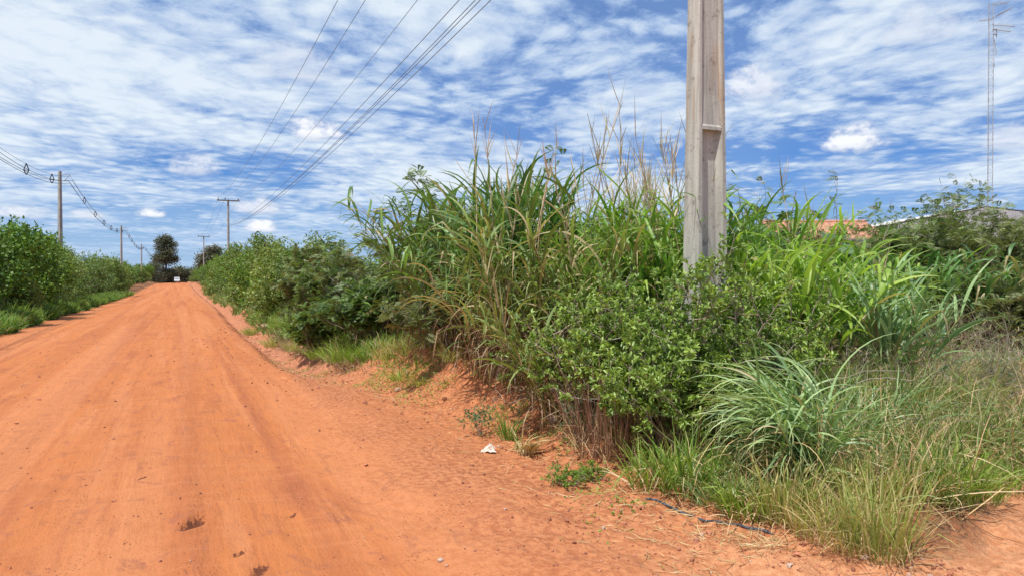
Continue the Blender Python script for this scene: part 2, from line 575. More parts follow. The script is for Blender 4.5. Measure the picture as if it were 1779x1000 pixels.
def soil_mat():
    m, t, out = mat_new("orange_soil")
    tc = t.new('ShaderNodeTexCoord').outputs['Object']        # object frame: y runs along the road
    loose = attr(t, 'loose'); veg = attr(t, 'veg'); damp_dark = attr(t, 'damp_dark'); wash = attr(t, 'wash')
    flat = t.mapping(tc, (1, 1, 0.15))
    big = t.noise(flat, 0.35, 4, 0.55)
    mid = t.noise(t.mapping(tc, (1.0, 0.35, 0.1)), 1.6, 5, 0.6, 0.6)
    streak = t.noise(t.mapping(tc, (1.0, 0.045, 0.1)), 3.4, 5, 0.6, 0.3)
    streak2 = t.noise(t.mapping(tc, (1.0, 0.10, 0.1), (0, 0, 0.03)), 13.0, 4, 0.6, 0.2)
    grain = t.noise(tc, 60, 4, 0.7)
    grain2 = t.noise(tc, 17, 5, 0.65)
    base = (0.550, 0.192, 0.070); red = (0.400, 0.130, 0.058); pale = (0.620, 0.250, 0.108); ochre = (0.550, 0.190, 0.065)
    c = t.mix(t.mapr(big, 0.35, 0.65), base, ochre)
    c = t.mix(t.mapr(mid, 0.48, 0.72, 0, 0.65), c, red)
    c = t.mix(t.mapr(streak, 0.49, 0.66, 0, 0.6), c, pale)
    track = t.noise(t.mapping(tc, (1.0, 0.02, 0.1), (0, 0, 0.0), (7.7, 3, 0)), 1.5, 3, 0.5, 0.4)
    c = t.mix(t.mapr(track, 0.50, 0.64, 0, 0.55), c, red)
    c = t.mix(t.mapr(streak2, 0.50, 0.70, 0, 0.45), c, red)
    xs = t.noise(t.mapping(tc, (0.12, 1.0, 0.1)), 7.0, 4, 0.6, 0.3)
    c = t.mix(t.mapr(xs, 0.50, 0.68, 0, 0.28), c, pale)
    broad = t.noise(t.mapping(tc, (1.0, 0.018, 0.1), (0, 0, 0.0), (2.2, 5, 0)), 1.1, 2, 0.5, 0.3)
    c = t.mix(t.math('MULTIPLY', t.mapr(broad, 0.50, 0.60, 0, 0.6), t.mapr(grain2, 0.3, 0.6, 0.5, 1.0)), c, pale)
    blot = t.noise(t.mapping(tc, (1.0, 0.6, 0.1)), 5.0, 6, 0.7, 0.8)
    c = t.mix(t.mapr(blot, 0.54, 0.68, 0, 0.65), c, (0.36, 0.135, 0.075))
    # loose shoulder: paler, mottled with small stones
    lp = t.mix(t.mapr(grain2, 0.40, 0.58), (0.40, 0.138, 0.064), (0.63, 0.265, 0.122))
    c = t.mix(t.math('MULTIPLY', loose, 0.75), c, lp)
    vo = t.new('ShaderNodeTexVoronoi'); t.put(vo.inputs['Vector'], tc); vo.inputs['Scale'].default_value = 34
    peb = t.math('MULTIPLY', t.mapr(vo.outputs['Distance'], 0.16, 0.30, 1, 0), t.mapr(t.noise(tc, 2.3, 3), 0.5, 0.62))
    c = t.mix(t.math('MULTIPLY', peb, t.mapr(loose, 0, 1, 0.15, 0.6)), c, (0.33, 0.125, 0.07))
    c = t.mix(t.math('MULTIPLY', attr(t, 'sandy'), 0.6), c, t.mix(t.mapr(grain2, 0.35, 0.65), (0.62, 0.280, 0.130), (0.74, 0.400, 0.215)))
    c = t.mix(t.math('MULTIPLY', wash, 0.6), c, t.mix(t.mapr(grain2, 0.4, 0.6), (0.36, 0.15, 0.09), (0.60, 0.30, 0.19)))
    # litter of dead grass under the plants
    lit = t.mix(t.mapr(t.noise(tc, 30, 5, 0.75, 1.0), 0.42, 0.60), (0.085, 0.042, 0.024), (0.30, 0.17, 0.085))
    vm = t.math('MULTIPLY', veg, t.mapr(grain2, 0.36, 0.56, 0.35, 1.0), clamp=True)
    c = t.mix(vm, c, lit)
    dn = t.noise(t.mapping(tc, (1, 0.4, 1), (0, 0, 0.5)), 42, 4, 0.7)
    c = t.mix(t.mapr(t.math('ADD', damp_dark, t.math('MULTIPLY', t.math('SUBTRACT', dn, 0.5), 1.5)), 0.50, 0.72, 0, 0.9), c, (0.13, 0.045, 0.026))
    c = t.mix(t.mapr(grain, 0.3, 0.75, 0.0, 0.35), t.mix(1.0, c, (0.82, 0.8, 0.8), 'MULTIPLY'), c)
    pb = t.new('ShaderNodeBsdfPrincipled')
    t.put(pb.inputs['Base Color'], c)
    pb.inputs['Roughness'].default_value = 0.93; pb.inputs['Specular IOR Level'].default_value = 0.12
    h = t.math('ADD', t.math('MULTIPLY', grain, 0.45), t.math('MULTIPLY', grain2, t.mapr(loose, 0, 1, 0.6, 1.9)))
    h = t.math('ADD', h, t.math('MULTIPLY', streak2, 0.9))
    h = t.math('ADD', h, t.math('MULTIPLY', peb, 0.35))
    b = t.new('ShaderNodeBump'); b.inputs['Strength'].default_value = 0.9; b.inputs['Distance'].default_value = 0.020
    t.put(b.inputs['Height'], h); t.l.new(b.outputs[0], pb.inputs['Normal'])
    t.l.new(pb.outputs[0], out.inputs[0])
    return m


# ------------------------------------------------------------------ ground and road (one surface, split along the road edges)
def build_ground():
    us = [2.3]
    st = 0.026
    while us[-1] < 300:
        us.append(us[-1] + st); st *= 1.0075
    while us[-1] < 3200:
        us.append(us[-1] * 1.12)
    lo = [2.3]; st = 0.05
    while lo[-1] > -400:
        lo.append(lo[-1] - st); st *= 1.12
    U = np.array(lo[:0:-1] + us)
    vs = list(np.arange(-5.6, 4.6, 0.034))
    st = 0.05; x = vs[-1]; hi = []
    while x < 2600:
        x += st; st *= 1.045; hi.append(x)
    st = 0.05; x = vs[0]; lw = []
    while x > -2600:
        x -= st; st *= 1.06; lw.append(x)
    V = np.array(lw[::-1] + vs + hi)
    uu, vv = np.meshgrid(U, V, indexing='ij')
    z = height(uu, vv)
    x, y = uv2xy(uu, vv)
    e = veg_edge(uu)
    nu, nv = uu.shape
    verts = np.stack([vv, uu, z], -1).reshape(-1, 3).astype(np.float32)
    tr = side_track(x, y)
    jag = 0.25 * fbm(x * 1.7, y * 1.7, 3, 77)
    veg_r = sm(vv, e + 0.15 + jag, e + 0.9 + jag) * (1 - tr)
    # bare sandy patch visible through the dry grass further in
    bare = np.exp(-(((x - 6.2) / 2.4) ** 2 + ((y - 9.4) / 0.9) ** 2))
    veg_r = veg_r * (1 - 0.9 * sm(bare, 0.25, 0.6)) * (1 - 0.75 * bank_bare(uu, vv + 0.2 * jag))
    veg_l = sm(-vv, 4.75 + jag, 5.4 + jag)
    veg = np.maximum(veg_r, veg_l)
    dark_patch = np.exp(-(((uu - 7.3) / 0.9) ** 2 + ((vv - 2.75) / 0.30) ** 2)) * (0.6 + fbm(x * 5, y * 5, 3, 81))  # mottled dark brown patch on the shoulder below the soil bank
    loose = sm(vv, 0.9 + 0.3 * fbm(uu * 0.4, vv, 2, 5), 2.2) * (0.6 + 0.8 * np.clip(fbm(x * 1.2, y * 1.2, 3, 15) + 0.3, 0, 1))
    loose = np.maximum(loose, tr)
    wash = sm(uu, 11, 16) * sm(vv, 1.6, 2.1) * (1 - sm(vv, e, e + 0.5))
    damp_dark = np.clip(dark_patch * 0.55, 0, 0.6)  # the dark patch shares this mask with the damp holes
    for px, py, r, dp in HOLES:
        Yh = FPX * (CAM_H - 0.05) / (py - 488.0); Xh = (px - 889.5) / FPX * Yh
        q = ((x - Xh) / (r * 0.75)) ** 2 + ((y - Yh) / (r * 2.0)) ** 2
        damp_dark = np.maximum(damp_dark, np.exp(-q) * (0.95 if r < 0.15 else 0.4))
    i = np.arange(nu - 1)[:, None]; j = np.arange(nv - 1)[None]
    a = (i * nv + j)
    quads = np.stack([a, a + 1, a + nv + 1, a + nv], -1).reshape(-1, 4)
    vc = 0.5 * (vv[:-1, :-1] + vv[1:, 1:]).ravel(); uc = 0.5 * (uu[:-1, :-1] + uu[1:, 1:]).ravel()
    is_road = (vc > -4.75) & (vc < 1.75 + 0.2 * np.sin(uc * 0.3)) & (uc > -380)
    mat = soil_mat()
    attrs = {'loose': loose, 'veg': veg, 'damp_dark': damp_dark, 'wash': wash, 'sandy': np.clip(tr + 0.5 * (1 - sm(y, 4.2, 5.6)) * sm(x, 0.2, 1.4) * (1 - veg), 0, 1)}
    for name, sel in (('dirt_road', is_road), ('ground', ~is_road)):
        q = quads[sel]
        used, inv = np.unique(q.ravel(), return_inverse=True)
        g = Geo(); g.add(verts[used], inv.reshape(-1, 4))
        me = g.mesh(name, mat)
        for k, arr in attrs.items():
            at = me.attributes.new(k, 'FLOAT', 'POINT')
            at.data.foreach_set('value', np.clip(arr.ravel()[used], 0, 1).astype(np.float32))
        o = link(bpy.data.objects.new(name, me))
        o.rotation_euler = (0, 0, ROAD_ROT)
        o['kind'] = 'structure'
        tag(o, 'wide graded orange dirt road running straight to the horizon' if name == 'dirt_road' else
            'orange sandy soil shoulder, bank and land beside the road', 'road' if name == 'dirt_road' else 'ground', kind='structure')


build_ground()

# ------------------------------------------------------------------ foliage materials
M_CANE_G = leaf_mat('napier_leaf_dark', (0.040, 0.095, 0.028), (0.130, 0.235, 0.065), dryf=0.07, tip=0.25, trans=0.32, spec=0.5, rough=0.42)
M_CANE_L = leaf_mat('napier_leaf_bright', (0.090, 0.185, 0.030), (0.245, 0.370, 0.070), dryf=0.06, tip=0.35, trans=0.38, spec=0.45, rough=0.45)
M_CANE_M = leaf_mat('napier_leaf_mixed', (0.085, 0.135, 0.040), (0.200, 0.260, 0.085), dry=(0.50, 0.40, 0.23), dryf=0.20, tip=0.4, trans=0.33)
M_BLUE = leaf_mat('fountain_leaf', (0.105, 0.180, 0.085), (0.290, 0.400, 0.200), dry=(0.40, 0.33, 0.16), dryf=0.07, tip=0.6, trans=0.3, spec=0.5, rough=0.4)
M_DRY = leaf_mat('dry_leaf', (0.24, 0.145, 0.075), (0.52, 0.385, 0.215), dry=(0.60, 0.47, 0.28), dryf=0.2, tip=0.2, trans=0.15)
M_DRYDK = leaf_mat('dead_sheath', (0.09, 0.045, 0.032), (0.26, 0.16, 0.10), dry=(0.36, 0.25, 0.15), dryf=0.2, tip=0.3, trans=0.08)
M_YEL = leaf_mat('short_grass_yellow', (0.155, 0.200, 0.055), (0.340, 0.360, 0.110), dry=(0.52, 0.42, 0.20), dryf=0.3, tip=0.5, trans=0.35)
M_LIME = leaf_mat('short_grass_green', (0.085, 0.160, 0.028), (0.215, 0.310, 0.055), dry=(0.42, 0.36, 0.15), dryf=0.10, tip=0.3, trans=0.38)
M_SHRUB = leaf_mat('shrub_leaf', (0.048, 0.105, 0.022), (0.250, 0.350, 0.085), dry=(0.36, 0.27, 0.13), dryf=0.07, tip=0.10, trans=0.3, spec=0.5, rough=0.4)
M_FEATH = leaf_mat('feathery_leaf', (0.058, 0.105, 0.034), (0.165, 0.220, 0.080), dry=(0.24, 0.17, 0.09), dryf=0.08, tip=0.1, trans=0.28)
M_OLIVE = leaf_mat('olive_leaf', (0.085, 0.110, 0.048), (0.190, 0.215, 0.100), dry=(0.28, 0.21, 0.13), dryf=0.12, tip=0.1, trans=0.25)
M_HEDGE = leaf_mat('hedge_leaf', (0.024, 0.064, 0.013), (0.160, 0.255, 0.042), dry=(0.30, 0.22, 0.10), dryf=0.05, tip=0.05, trans=0.3)
M_HEDGE2 = leaf_mat('hedge_leaf_pale', (0.048, 0.085, 0.024), (0.210, 0.280, 0.080), dry=(0.30, 0.23, 0.13), dryf=0.10, tip=0.1, trans=0.28)
M_CASTOR = leaf_mat('broad_leaf', (0.050, 0.110, 0.050), (0.115, 0.190, 0.085), dryf=0.02, tip=0.0, trans=0.25, spec=0.5)
M_TREE = leaf_mat('dark_tree_leaf', (0.040, 0.050, 0.034), (0.115, 0.120, 0.075), dry=(0.16, 0.11, 0.08), dryf=0.15, tip=0.0, trans=0.15)
M_STEM = leaf_mat('cane_stem', (0.14, 0.13, 0.05), (0.30, 0.25, 0.10), dry=(0.24, 0.13, 0.08), dryf=0.35, tip=0.0, trans=0.0)
M_TWIG = leaf_mat('twig_bark', (0.10, 0.075, 0.06), (0.25, 0.205, 0.17), dry=(0.38, 0.33, 0.28), dryf=0.2, tip=0.0, trans=0.0, rough=0.8)
M_BARK = leaf_mat('dark_bark', (0.10, 0.075, 0.055), (0.20, 0.15, 0.11), dryf=0.0, tip=0.0, trans=0.0, rough=0.9)
M_PLUME = leaf_mat('seed_plume', (0.26, 0.19, 0.15), (0.50, 0.38, 0.28), dryf=0.2, tip=0.0, trans=0.2)


# ------------------------------------------------------------------ plant builders: each returns [(part name, mesh)]
def disc(rng, n, r):
    a = rng.uniform(0, 2 * np.pi, n); q = r * np.sqrt(rng.random(n))
    return np.stack([q * np.cos(a), q * np.sin(a)], -1)


def cane_grass(seed, ncane=36, H=2.9, R=0.7, lean=(0, 0), leafL=0.95, leafW=0.032, mat=None, plumes=0, droop=1.5, spread=0.28,
               leaves_per=11, drym=1.0, top=0.0, plumeH=1.3):
    rng = np.random.default_rng(seed)
    mat = mat or M_CANE_G
    g = Geo(); st = Geo(); dr = Geo()
    xy = disc(rng, ncane, R)
    K = 9
    t = np.linspace(0, 1, K)
    hh = H * rng.uniform(0.55, 0.95, ncane)
    out = xy / max(R, 1e-6) * spread + np.array(lean)[None] + rng.normal(0, 0.10, (ncane, 2))
    pts = np.zeros((ncane, K, 3))
    pts[:, :, :2] = xy[:, None] + out[:, None] * (hh[:, None] * t[None] ** 1.6)[..., None]
    pts[:, :, 2] = hh[:, None] * t[None] * (1 - 0.12 * np.linalg.norm(out, axis=1)[:, None] * t[None]) - 0.03
    tubes(st, pts, 0.0085 * (1 - 0.65 * t), 4, rng.random(ncane))
    nl = leaves_per
    tl = np.clip(np.linspace(0.16, 1.0, nl)[None] + rng.normal(0, 0.025, (ncane, nl)), 0.05, 1)
    idx = tl * (K - 1); i0 = np.minimum(idx.astype(int), K - 2); fr = (idx - i0)[..., None]
    ar = np.arange(ncane)[:, None]
    root = (pts[ar, i0] * (1 - fr) + pts[ar, i0 + 1] * fr).reshape(-1, 3)
    az0 = rng.uniform(0, 2 * np.pi, ncane)
    az = (az0[:, None] + np.arange(nl)[None] * np.pi + rng.normal(0, 0.6, (ncane, nl))).ravel()
    # leaves prefer to point outwards
    oa = np.arctan2(xy[:, 1], xy[:, 0])
    swap = rng.random(len(az)) < 0.35
    az = np.where(swap, np.repeat(oa, nl) + rng.normal(0, 0.8, len(az)), az)
    tf = tl.ravel()
    n = len(root)
    th0 = rng.uniform(0.30, 0.95, n) * (1.15 - 0.60 * tf)
    L = leafL * rng.uniform(0.6, 1.15, n) * (0.75 + 0.35 * np.sin(tf * 3.0))
    bend = droop * rng.uniform(0.6, 1.45, n) * (1.25 - 0.25 * tf)
    W = leafW * rng.uniform(0.75, 1.45, n)
    low = (tf < 0.36) & (rng.random(n) < 0.85)
    up = ~low
    blades(g, root[up], az[up], th0[up], L[up], W[up], bend[up], 8, 0.28, 0.3, rng, twist=0.7)
    if low.any():
        blades(dr, root[low], az[low], th0[low] + 0.9, L[low] * 0.75, W[low] * 0.5, bend[low] + 0.9, 6, 0.35, 0.2, rng, wide3=False)
    # skirt of dead leaves hanging round the base
    nd = int(140 * drym)
    if nd:
        ii = rng.integers(0, ncane, nd); tt_ = rng.uniform(0.05, 0.45, nd)
        k = tt_ * (K - 1); k0 = k.astype(int); f2 = (k - k0)[:, None]
        r2 = pts[ii, k0] * (1 - f2) + pts[ii, np.minimum(k0 + 1, K - 1)] * f2
        blades(dr, r2, rng.uniform(0, 6.283, nd), rng.uniform(0.7, 1.8, nd), rng.uniform(0.3, 0.75, nd), rng.uniform(0.006, 0.016, nd),
               rng.uniform(0.8, 1.8, nd), 6, 0.4, 0.2, rng, wide3=False)
    res = [('leaves', g.mesh('leaves', mat)), ('stems', st.mesh('stems', M_STEM)), ('dead_leaves', dr.mesh('dead_leaves', M_DRYDK))]
    if plumes:
        pg = Geo()
        ii = rng.integers(0, ncane, plumes)
        for q in ii:
            b = pts[q, -2]
            a = rng.uniform(0, 6.28); ln = rng.uniform(0.10, 0.40)
            hgt = plumeH * rng.uniform(0.6, 1.1)
            kk = np.linspace(0, 1, 7)
            dx = np.array([math.cos(a), math.sin(a)]) * ln + np.array(lean) * 0.3
            pp = np.stack([b[0] + dx[0] * kk ** 1.4 * hgt, b[1] + dx[1] * kk ** 1.4 * hgt, b[2] + kk * hgt], -1)
            tubes(pg, pp, 0.0062 * (1 - 0.6 * kk), 4, rng.random())
            # side racemes, all near upright
            m = rng.integers(5, 11)
            for s in range(m):
                f = rng.uniform(0.35, 0.98); w = f * 6; w0 = min(int(w), 5)
                r0 = pp[w0] * (1 - (w - w0)) + pp[w0 + 1] * (w - w0)
                a2 = rng.uniform(0, 6.28)
                blades(pg, r0[None], a2, rng.uniform(0.15, 0.6), rng.uniform(0.22, 0.55), 0.013, rng.uniform(-0.25, 0.30), 4, 0.0, 0.2, rng, wide3=True, base_w=0.8)
        res.append(('seed_plumes', pg.mesh('seed_plumes', M_PLUME)))
    return res


def tussock(seed, n, L, W, R, th=(0.05, 0.7), bend=(0.6, 1.6), mat=None, dry=0, azb=None, K=8, wide3=True, kink=0.08, dryL=0.8, name='blades'):
    rng = np.random.default_rng(seed)
    g = Geo()
    xy = disc(rng, n, R)
    az = np.arctan2(xy[:, 1], xy[:, 0]) + rng.normal(0, 0.7, n)
    if azb is not None:
        sel = rng.random(n) < azb[2]
        az = np.where(sel, azb[0] + rng.normal(0, azb[1], n), az)
    root = np.concatenate([xy, np.full((n, 1), -0.02)], 1)
    rr = np.linalg.norm(xy, axis=1) / R
    blades(g, root, az, th[0] + (th[1] - th[0]) * (0.4 * rr + 0.6 * rng.random(n)), L * rng.uniform(0.55, 1.1, n), W * rng.uniform(0.6, 1.2, n),
           rng.uniform(bend[0], bend[1], n), K, kink, 0.3, rng, wide3=wide3)
    res = [(name, g.mesh(name, mat))]
    if dry:
        d = Geo()
        xy = disc(rng, dry, R * 1.1)
        root = np.concatenate([xy, np.full((dry, 1), -0.02)], 1)
        blades(d, root, rng.uniform(0, 6.28, dry), rng.uniform(0.1, 1.2, dry), L * dryL * rng.uniform(0.4, 1.0, dry), W * 0.5 * rng.uniform(0.5, 1.2, dry),
               rng.uniform(0.4, 1.8, dry), 6, 0.4, 0.2, rng, wide3=False)
        res.append(('dead_leaves', d.mesh('dead_leaves', M_DRY)))
    return res


def branching(rng, nstem, L0, R0, spread, levels=3, kids=(4, 5, 4), ratio=0.55, angle=0.75, rad0=0.012, up=0.25, K=6, droop=0.0):
    """returns list per level of (pts (n,K,3), radii) """
    out = []
    xy = disc(rng, nstem, R0)
    d = np.concatenate([xy / max(R0, 1e-6) * spread + rng.normal(0, spread * 0.35, (nstem, 2)), np.ones((nstem, 1))], 1)
    d = nrm(d); p0 = np.concatenate([xy * 0.6, np.zeros((nstem, 1))], 1)
    L = L0 * rng.uniform(0.65, 1.05, nstem); r = rad0 * rng.uniform(0.7, 1.2, nstem)
    for lv in range(levels):
        n = len(p0)
        pts = np.zeros((n, K, 3)); pts[:, 0] = p0; dd = d.copy()
        for k in range(1, K):
            dd = nrm(dd + rng.normal(0, 0.16, (n, 3)) + np.array([0, 0, up - droop * k / K]) * 0.22)
            pts[:, k] = pts[:, k - 1] + dd * (L / (K - 1))[:, None]
        tt = np.linspace(0, 1, K)
        out.append((pts, r[:, None] * (1 - 0.6 * tt)[None]))
        if lv == levels - 1: break
        c = kids[lv]
        f = rng.uniform(0.3, 1.0, (n, c)); f[:, 0] = 1.0
        kk = f * (K - 1); k0 = np.minimum(kk.astype(int), K - 2); fr = (kk - k0)[..., None]
        ar = np.arange(n)[:, None]
        p0 = (pts[ar, k0] * (1 - fr) + pts[ar, k0 + 1] * fr).reshape(-1, 3)
        td = nrm(pts[ar, k0 + 1] - pts[ar, k0]).reshape(-1, 3)
        d = nrm(td * math.cos(angle) + rdir(rng, len(td)) * math.sin(angle) * rng.uniform(0.6, 1.3, (len(td), 1)))
        L = np.repeat(L, c) * ratio * rng.uniform(0.6, 1.2, n * c); r = np.repeat(r, c) * 0.55
    return out


def leafy_shrub(seed, nstem=26, L0=0.9, R0=0.4, spread=0.65, leafL=0.05, leafW=0.022, per=11, mat=None, kids=(5, 5), angle=0.8, ratio=0.5,
                rad0=0.008, levels=3, zmin=0.0, bare=0.0, simple=False, up=0.25):
    rng = np.random.default_rng(seed)
    br = branching(rng, nstem, L0, R0, spread, levels, kids, ratio, angle, rad0, up)
    g = Geo(); b = Geo()
    for pts, r in br:
        tubes(b, pts, r, 4, rng.random(len(pts)))
    pts, _ = br[-1]
    n, K, _ = pts.shape
    if bare: 
        keep = rng.random(n) > bare; pts = pts[keep]; n = len(pts)
    # whorls of leaves along the outer half of the last twigs
    f = rng.uniform(0.25, 1.0, (n, per)) ** 0.7
    kk = f * (K - 1); k0 = np.minimum(kk.astype(int), K - 2); fr = (kk - k0)[..., None]
    ar = np.arange(n)[:, None]
    pos = (pts[ar, k0] * (1 - fr) + pts[ar, k0 + 1] * fr).reshape(-1, 3)
    td = nrm(pts[ar, k0 + 1] - pts[ar, k0]).reshape(-1, 3)
    ok = pos[:, 2] > zmin
    pos = pos[ok]; td = td[ok]
    m = len(pos)
    d = nrm(td * 0.6 + rdir(rng, m) * 0.9 + np.array([0, 0, 0.15]))
    nor = nrm(np.array([0, 0, 1.0]) + rng.normal(0, 0.55, (m, 3)))
    tint = np.clip(np.repeat(rng.random(n), per)[ok] * 0.55 + rng.random(m) * 0.45, 0, 1)
    leaves(g, pos, d, nor, leafL * rng.uniform(0.6, 1.2, m), leafW * rng.uniform(0.7, 1.2, m), tint, simple)
    return [('foliage', g.mesh('foliage', mat or M_SHRUB)), ('branches', b.mesh('branches', M_TWIG))]


def feather_shrub(seed, nstem=14, L0=1.5, R0=0.4, spread=0.6, frondL=0.17, pairs=8, per=6, mat=None, levels=3, kids=(5, 4), angle=0.7, ratio=0.5,
                  rad0=0.012, bare=0.15, pinW=0.014, pinL=0.075, zmin=0.0, up=0.3):
    """mimosa-like shrub: open branching with drooping pinnate fronds"""
    rng = np.random.default_rng(seed)
    br = branching(rng, nstem, L0, R0, spread, levels, kids, ratio, angle, rad0, up)
    g = Geo(); b = Geo()
    for pts, r in br:
        tubes(b, pts, r, 4, rng.random(len(pts)))
    pts, _ = br[-1]
    n, K, _ = pts.shape
    keep = rng.random(n) > bare; pts = pts[keep]; n = len(pts)
    f = rng.uniform(0.15, 1.0, (n, per))
    kk = f * (K - 1); k0 = np.minimum(kk.astype(int), K - 2); fr = (kk - k0)[..., None]
    ar = np.arange(n)[:, None]
    pos = (pts[ar, k0] * (1 - fr) + pts[ar, k0 + 1] * fr).reshape(-1, 3)
    td = nrm(pts[ar, k0 + 1] - pts[ar, k0]).reshape(-1, 3)
    tt = np.repeat(rng.random(n), per)
    ok = pos[:, 2] > zmin
    pos, td, tt = pos[ok], td[ok], tt[ok]
    m = len(pos)
    d = nrm(td * 0.5 + rdir(rng, m) * 0.8 + np.array([0, 0, 0.1]))
    d[:, 2] *= 0.6; d = nrm(d)
    fl = frondL * rng.uniform(0.6, 1.15, m)
    # rachis points with droop
    s = np.linspace(0.15, 1, pairs)
    rp = pos[:, None] + d[:, None] * (fl[:, None] * s[None])[..., None]
    rp[..., 2] -= (fl[:, None] * s[None] ** 2) * 0.25
    sd = nrm(np.cross(d, np.array([0, 0, 1.0])))
    upv = nrm(np.cross(sd, d))
    roll = rng.normal(0, 0.5, m)[:, None]
    sdr = sd * np.cos(roll) + upv * np.sin(roll); upr = np.cross(sdr, d)
    tint = np.clip(tt * 0.5 + rng.random(m) * 0.5, 0, 1)
    for sg in (-1, 1):
        dd = nrm(sg * sdr[:, None] * 0.85 + d[:, None] * 0.5 + np.zeros((1, pairs, 1)))
        pl = (pinL * np.sin(0.35 + 2.4 * s))[None] * np.ones((m, 1))
        leaves(g, rp.reshape(-1, 3), dd.reshape(-1, 3), np.repeat(upr[:, None], pairs, 1).reshape(-1, 3), pl.ravel(), pinW, np.repeat(tint, pairs), True)
    return [('foliage', g.mesh('foliage', mat or M_FEATH)), ('branches', b.mesh('branches', M_TWIG))]


def bush(seed, R=1.7, H=2.9, n=9000, leaf=0.10, mat=None, lumps=9, open_=0.25, trunk=True, aspect=0.5, simple=True, spikes=14):
    """dense roadside bush: leaf sprays filling uneven lumps, shoots sticking out on top"""
    rng = np.random.default_rng(seed)
    g = Geo(); b = Geo()
    C = []; S = []
    for i in range(lumps):
        a = rng.uniform(0, 6.28); q = R * 0.62 * math.sqrt(rng.random())
        zz = H * rng.uniform(0.18, 0.80)
        s = rng.uniform(0.35, 0.62) * min(R, H * 0.5) * (1.15 - 0.4 * zz / H)
        C.append((q * math.cos(a), q * math.sin(a), zz)); S.append(s)
    C = np.array(C); S = np.array(S)
    nc = n // 12
    w = S ** 2; w /= w.sum()
    li = rng.choice(lumps, nc, p=w)
    dr = rdir(rng, nc)
    rr = (rng.random(nc) ** 0.22)
    cp = C[li] + dr * (S[li] * rr)[:, None] * np.array([1.15, 1.15, 0.9])
    cp += rng.normal(0, 0.045 * R, (nc, 3))
    # gaps: drop clusters where a coarse noise is low
    h = np.sin(cp[:, 0] * 3.1 / R * 1.7 + seed) * np.sin(cp[:, 1] * 2.7 / R * 1.7 + seed * 2) * np.sin(cp[:, 2] * 3.3 / H * 2.5 + seed * 3)
    cp = cp[(h > -0.45 + open_ * 0.4) & (cp[:, 2] > 0.05)]
    nc = len(cp)
    per = 12
    td = nrm(nrm(cp - np.array([0, 0, H * 0.25])) + rng.normal(0, 0.5, (nc, 3)))
    spr = leaf * 2.6
    f = rng.random((nc, per))
    pos = cp[:, None] + td[:, None] * (f * spr)[..., None] + rng.normal(0, leaf * 0.45, (nc, per, 3))
    pos = pos.reshape(-1, 3); m = len(pos)
    d = nrm(np.repeat(td, per, 0) * 0.5 + rdir(rng, m))
    nor = nrm(np.array([0, 0, 0.9]) + rng.normal(0, 0.7, (m, 3)))
    tint = np.clip(np.repeat(rng.random(nc), per) * 0.55 + rng.random(m) * 0.4 + 0.05, 0, 1)
    leaves(g, pos, d, nor, leaf * rng.uniform(0.6, 1.25, m), leaf * aspect * rng.uniform(0.7, 1.2, m), tint, simple)
    if trunk:
        ns = 7
        k = np.linspace(0, 1, 6)
        tgt = C[rng.integers(0, lumps, ns)]
        base = np.concatenate([disc(rng, ns, R * 0.22), np.zeros((ns, 1))], 1)
        pts = base[:, None] * (1 - k[None, :, None]) + tgt[:, None] * k[None, :, None]
        pts = pts + rng.normal(0, 0.05 * R, pts.shape) * np.sin(k * np.pi)[None, :, None]
        tubes(b, pts, 0.028 * R * (1 - 0.7 * k), 5, rng.random(ns))
    if spikes:
        sel = rng.choice(nc, spikes)
        top = cp[sel][:, :]; hi = top[:, 2] > H * 0.45; top = top[hi]; ns = len(top)
        if ns:
            k = np.linspace(0, 1, 6)
            dd = nrm(np.stack([rng.normal(0, 0.45, ns), rng.normal(0, 0.45, ns), np.ones(ns)], -1))
            ln = rng.uniform(0.3, 0.85, ns) * H * 0.28
            pts = top[:, None] + dd[:, None] * (ln[:, None] * k[None])[..., None]
            tubes(b, pts, 0.006 * (1 - 0.6 * k), 4, rng.random(ns))
            per2 = 14
            ff = rng.uniform(0.1, 1, (ns, per2))
            ps = (top[:, None] + dd[:, None] * (ln[:, None] * ff)[..., None]).reshape(-1, 3)
            leaves(g, ps, nrm(rdir(rng, len(ps)) + np.array([0, 0, 0.4])), rdir(rng, len(ps)), leaf * 0.9, leaf * aspect * 0.9, rng.random(len(ps)), simple)
    res = [('foliage', g.mesh('foliage', mat or M_HEDGE))]
    if b.n: res.append(('branches', b.mesh('branches', M_TWIG)))
    return res


